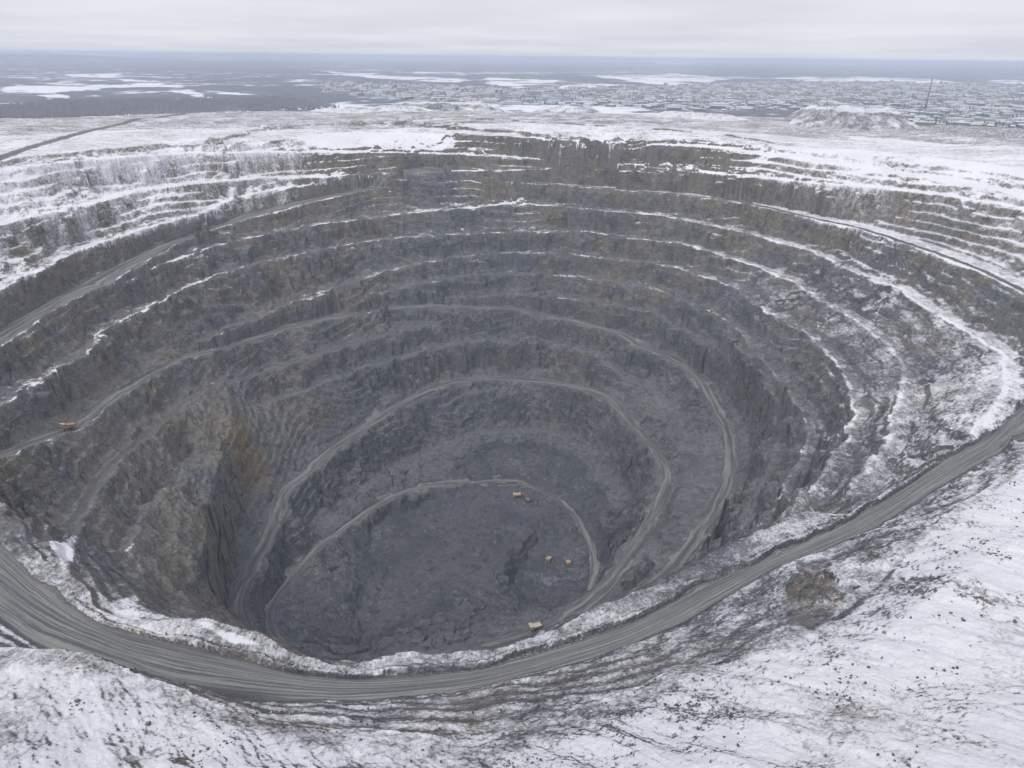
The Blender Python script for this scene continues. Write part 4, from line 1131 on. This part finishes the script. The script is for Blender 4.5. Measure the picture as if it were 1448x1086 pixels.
# loose stones, more than one could count
sv, sf = [], []
base = bmesh.new(); bmesh.ops.create_icosphere(base, subdivisions=1, radius=1); bv = np.array([v.co[:] for v in base.verts]); base.faces.ensure_lookup_table(); bf = np.array([[v.index for v in f.verts] for f in base.faces]); base.free()
FLx = np.flatnonzero((FO.ravel() > .5) & (R2.ravel() < 520) & (np.abs(A2.ravel()) < .72))
clus = fbm(VX.ravel()[FLx], VY.ravel()[FLx], 26, 3, 200)
wgt = np.clip(clus + .1, .004, 1) ** 2.5 * (R2.ravel()[FLx] ** 2); wgt /= wgt.sum()
ch_ = rng.choice(FLx, 2200, p=wgt)
nw = np.flatnonzero((FO.ravel() < .3) & (R2.ravel() < 480) & (VZ.ravel() > -150) & (rd.ravel() < .2) & (np.abs(A2.ravel()) < .72))
ch_ = np.concatenate([ch_, rng.choice(nw, 1600)])
fl = np.flatnonzero((cat.ravel() == 9) & (R2.ravel() < 900)); ch_ = np.concatenate([ch_, rng.choice(fl, 900)])
for k in ch_:
    s_ = .16 + .5 * rng.random() ** 4 if VZ.ravel()[k] > -200 else .3 + .9 * rng.random() ** 3
    v = bv * (s_ * rng.uniform(.7, 1.3, (len(bv), 1))) * rng.uniform(.6, 1.2, 3) + V[k] + (rng.uniform(-.4, .4), rng.uniform(-.4, .4), s_ * .2)
    sf.append(bf + 12 * len(sv) if len(bv) == 12 else bf + len(bv) * len(sv)); sv.append(v)
o = mesh_from('loose_stones', np.concatenate(sv), np.concatenate(sf), STONE, smooth_=False); o['kind'] = 'stuff'
print('things', time.time() - T0)

# ------------------------------------------------------------------ sky, sun, air, camera
SUN_EL, SUN_AZ = math.radians(54), math.radians(215)     # high thin overcast, brightest to the south-west
w = bpy.data.worlds.new('World'); scene.world = w; w.use_nodes = True
t = w.node_tree; t.nodes.clear()
o_ = t.nodes.new('ShaderNodeOutputWorld'); bg = t.nodes.new('ShaderNodeBackground')
sky = t.nodes.new('ShaderNodeTexSky'); sky.sky_type = 'NISHITA'; sky.sun_disc = False
sky.sun_elevation = SUN_EL; sky.sun_rotation = SUN_AZ; sky.air_density = 1.2; sky.dust_density = 3.0
tc = t.nodes.new('ShaderNodeTexCoord')
sep = t.nodes.new('ShaderNodeSeparateXYZ'); t.links.new(tc.outputs['Generated'], sep.inputs[0])
mx = t.nodes.new('ShaderNodeMath'); mx.operation = 'MAXIMUM'; t.links.new(sep.outputs[2], mx.inputs[0]); mx.inputs[1].default_value = 0.0
ad = t.nodes.new('ShaderNodeMath'); ad.operation = 'ADD'; t.links.new(mx.outputs[0], ad.inputs[0]); ad.inputs[1].default_value = .05
dv = t.nodes.new('ShaderNodeVectorMath'); dv.operation = 'DIVIDE'; t.links.new(tc.outputs['Generated'], dv.inputs[0])
cmb = t.nodes.new('ShaderNodeCombineXYZ'); t.links.new(ad.outputs[0], cmb.inputs[0]); t.links.new(ad.outputs[0], cmb.inputs[1]); cmb.inputs[2].default_value = 1
t.links.new(cmb.outputs[0], dv.inputs[1])                # a flat cloud deck overhead
nz = t.nodes.new('ShaderNodeTexNoise'); nz.inputs['Scale'].default_value = .28; nz.inputs['Detail'].default_value = 2.5; nz.inputs['Roughness'].default_value = .5
t.links.new(dv.outputs[0], nz.inputs['Vector'])
cr = t.nodes.new('ShaderNodeValToRGB'); cr.color_ramp.elements[0].position = .36; cr.color_ramp.elements[1].position = .64
CLOUD = 9.0
cr.color_ramp.elements[0].color = (.62 * CLOUD, .632 * CLOUD, .71 * CLOUD, 1); cr.color_ramp.elements[1].color = (.735 * CLOUD, .735 * CLOUD, .795 * CLOUD, 1)
t.links.new(nz.outputs[0], cr.inputs[0])
mixn = t.nodes.new('ShaderNodeMix'); mixn.data_type = 'RGBA'; mixn.inputs[0].default_value = .90
t.links.new(sky.outputs[0], mixn.inputs[6]); t.links.new(cr.outputs[0], mixn.inputs[7])
t.links.new(mixn.outputs[2], bg.inputs[0]); bg.inputs[1].default_value = .122
t.links.new(bg.outputs[0], o_.inputs[0])
sl = bpy.data.lights.new('sun', 'SUN'); sl.energy = 1.5; sl.angle = math.radians(25); sl.color = (1, .96, .90)
so = bpy.data.objects.new('sun', sl); COL.objects.link(so)
sd = Vector((math.sin(SUN_AZ) * math.cos(SUN_EL), math.cos(SUN_AZ) * math.cos(SUN_EL), math.sin(SUN_EL)))
so.rotation_euler = (-sd).to_track_quat('-Z', 'Y').to_euler()
so.location = (0, 0, 400)

hm = bpy.data.materials.new('haze'); hm.use_nodes = True; ht = hm.node_tree; ht.nodes.clear()
ho = ht.nodes.new('ShaderNodeOutputMaterial'); hv = ht.nodes.new('ShaderNodeVolumePrincipled')
hv.inputs['Color'].default_value = (.78, .87, 1.0, 1); hv.inputs['Density'].default_value = 1.25e-4; hv.inputs['Anisotropy'].default_value = 0.1
ht.links.new(hv.outputs[0], ho.inputs['Volume'])
B = 62000.0
hx = np.array([(-B, -3000, -420), (B, -3000, -420), (B, B, -420), (-B, B, -420), (-B, -3000, 124), (B, -3000, 124), (B, B, 124), (-B, B, 124)])
hz = mesh_from('haze', hx, np.array([(0, 3, 2, 1), (4, 5, 6, 7), (0, 1, 5, 4), (1, 2, 6, 5), (2, 3, 7, 6), (3, 0, 4, 7)]), hm, smooth_=False)
hz['kind'] = 'stuff'

cd = bpy.data.cameras.new('camera'); co = bpy.data.objects.new('camera', cd); COL.objects.link(co)
cd.sensor_fit = 'HORIZONTAL'; cd.sensor_width = 36; cd.lens = 36 * F / 1448; cd.clip_start = 1; cd.clip_end = 200000
co.location = (0, 0, HCAM)
fwd = Vector((0, CP, -SP)); up = Vector((0, SP, CP)); rgt = Vector((1, 0, 0))
r2 = rgt * CR + (-up) * (-SR); u2 = up * CR + rgt * (-SR) * -1
# photo axes: u = u0 CR + v0 SR, v = -u0 SR + v0 CR  (v points down)
X = rgt * CR - (-up) * SR; Y = -(rgt * SR + (-up) * CR)
M = Matrix((X, Y, -fwd)).transposed().to_4x4(); M.translation = co.location
co.matrix_world = M
scene.camera = co
vs = scene.view_settings; vs.view_transform = 'Standard'; vs.look = 'None'; vs.exposure = .1; vs.gamma = 1
scene.cycles.use_denoising = True
scene.cycles.max_bounces = 5; scene.cycles.diffuse_bounces = 3; scene.cycles.volume_bounces = 2
scene.cycles.use_adaptive_sampling = True
print('script', time.time() - T0)
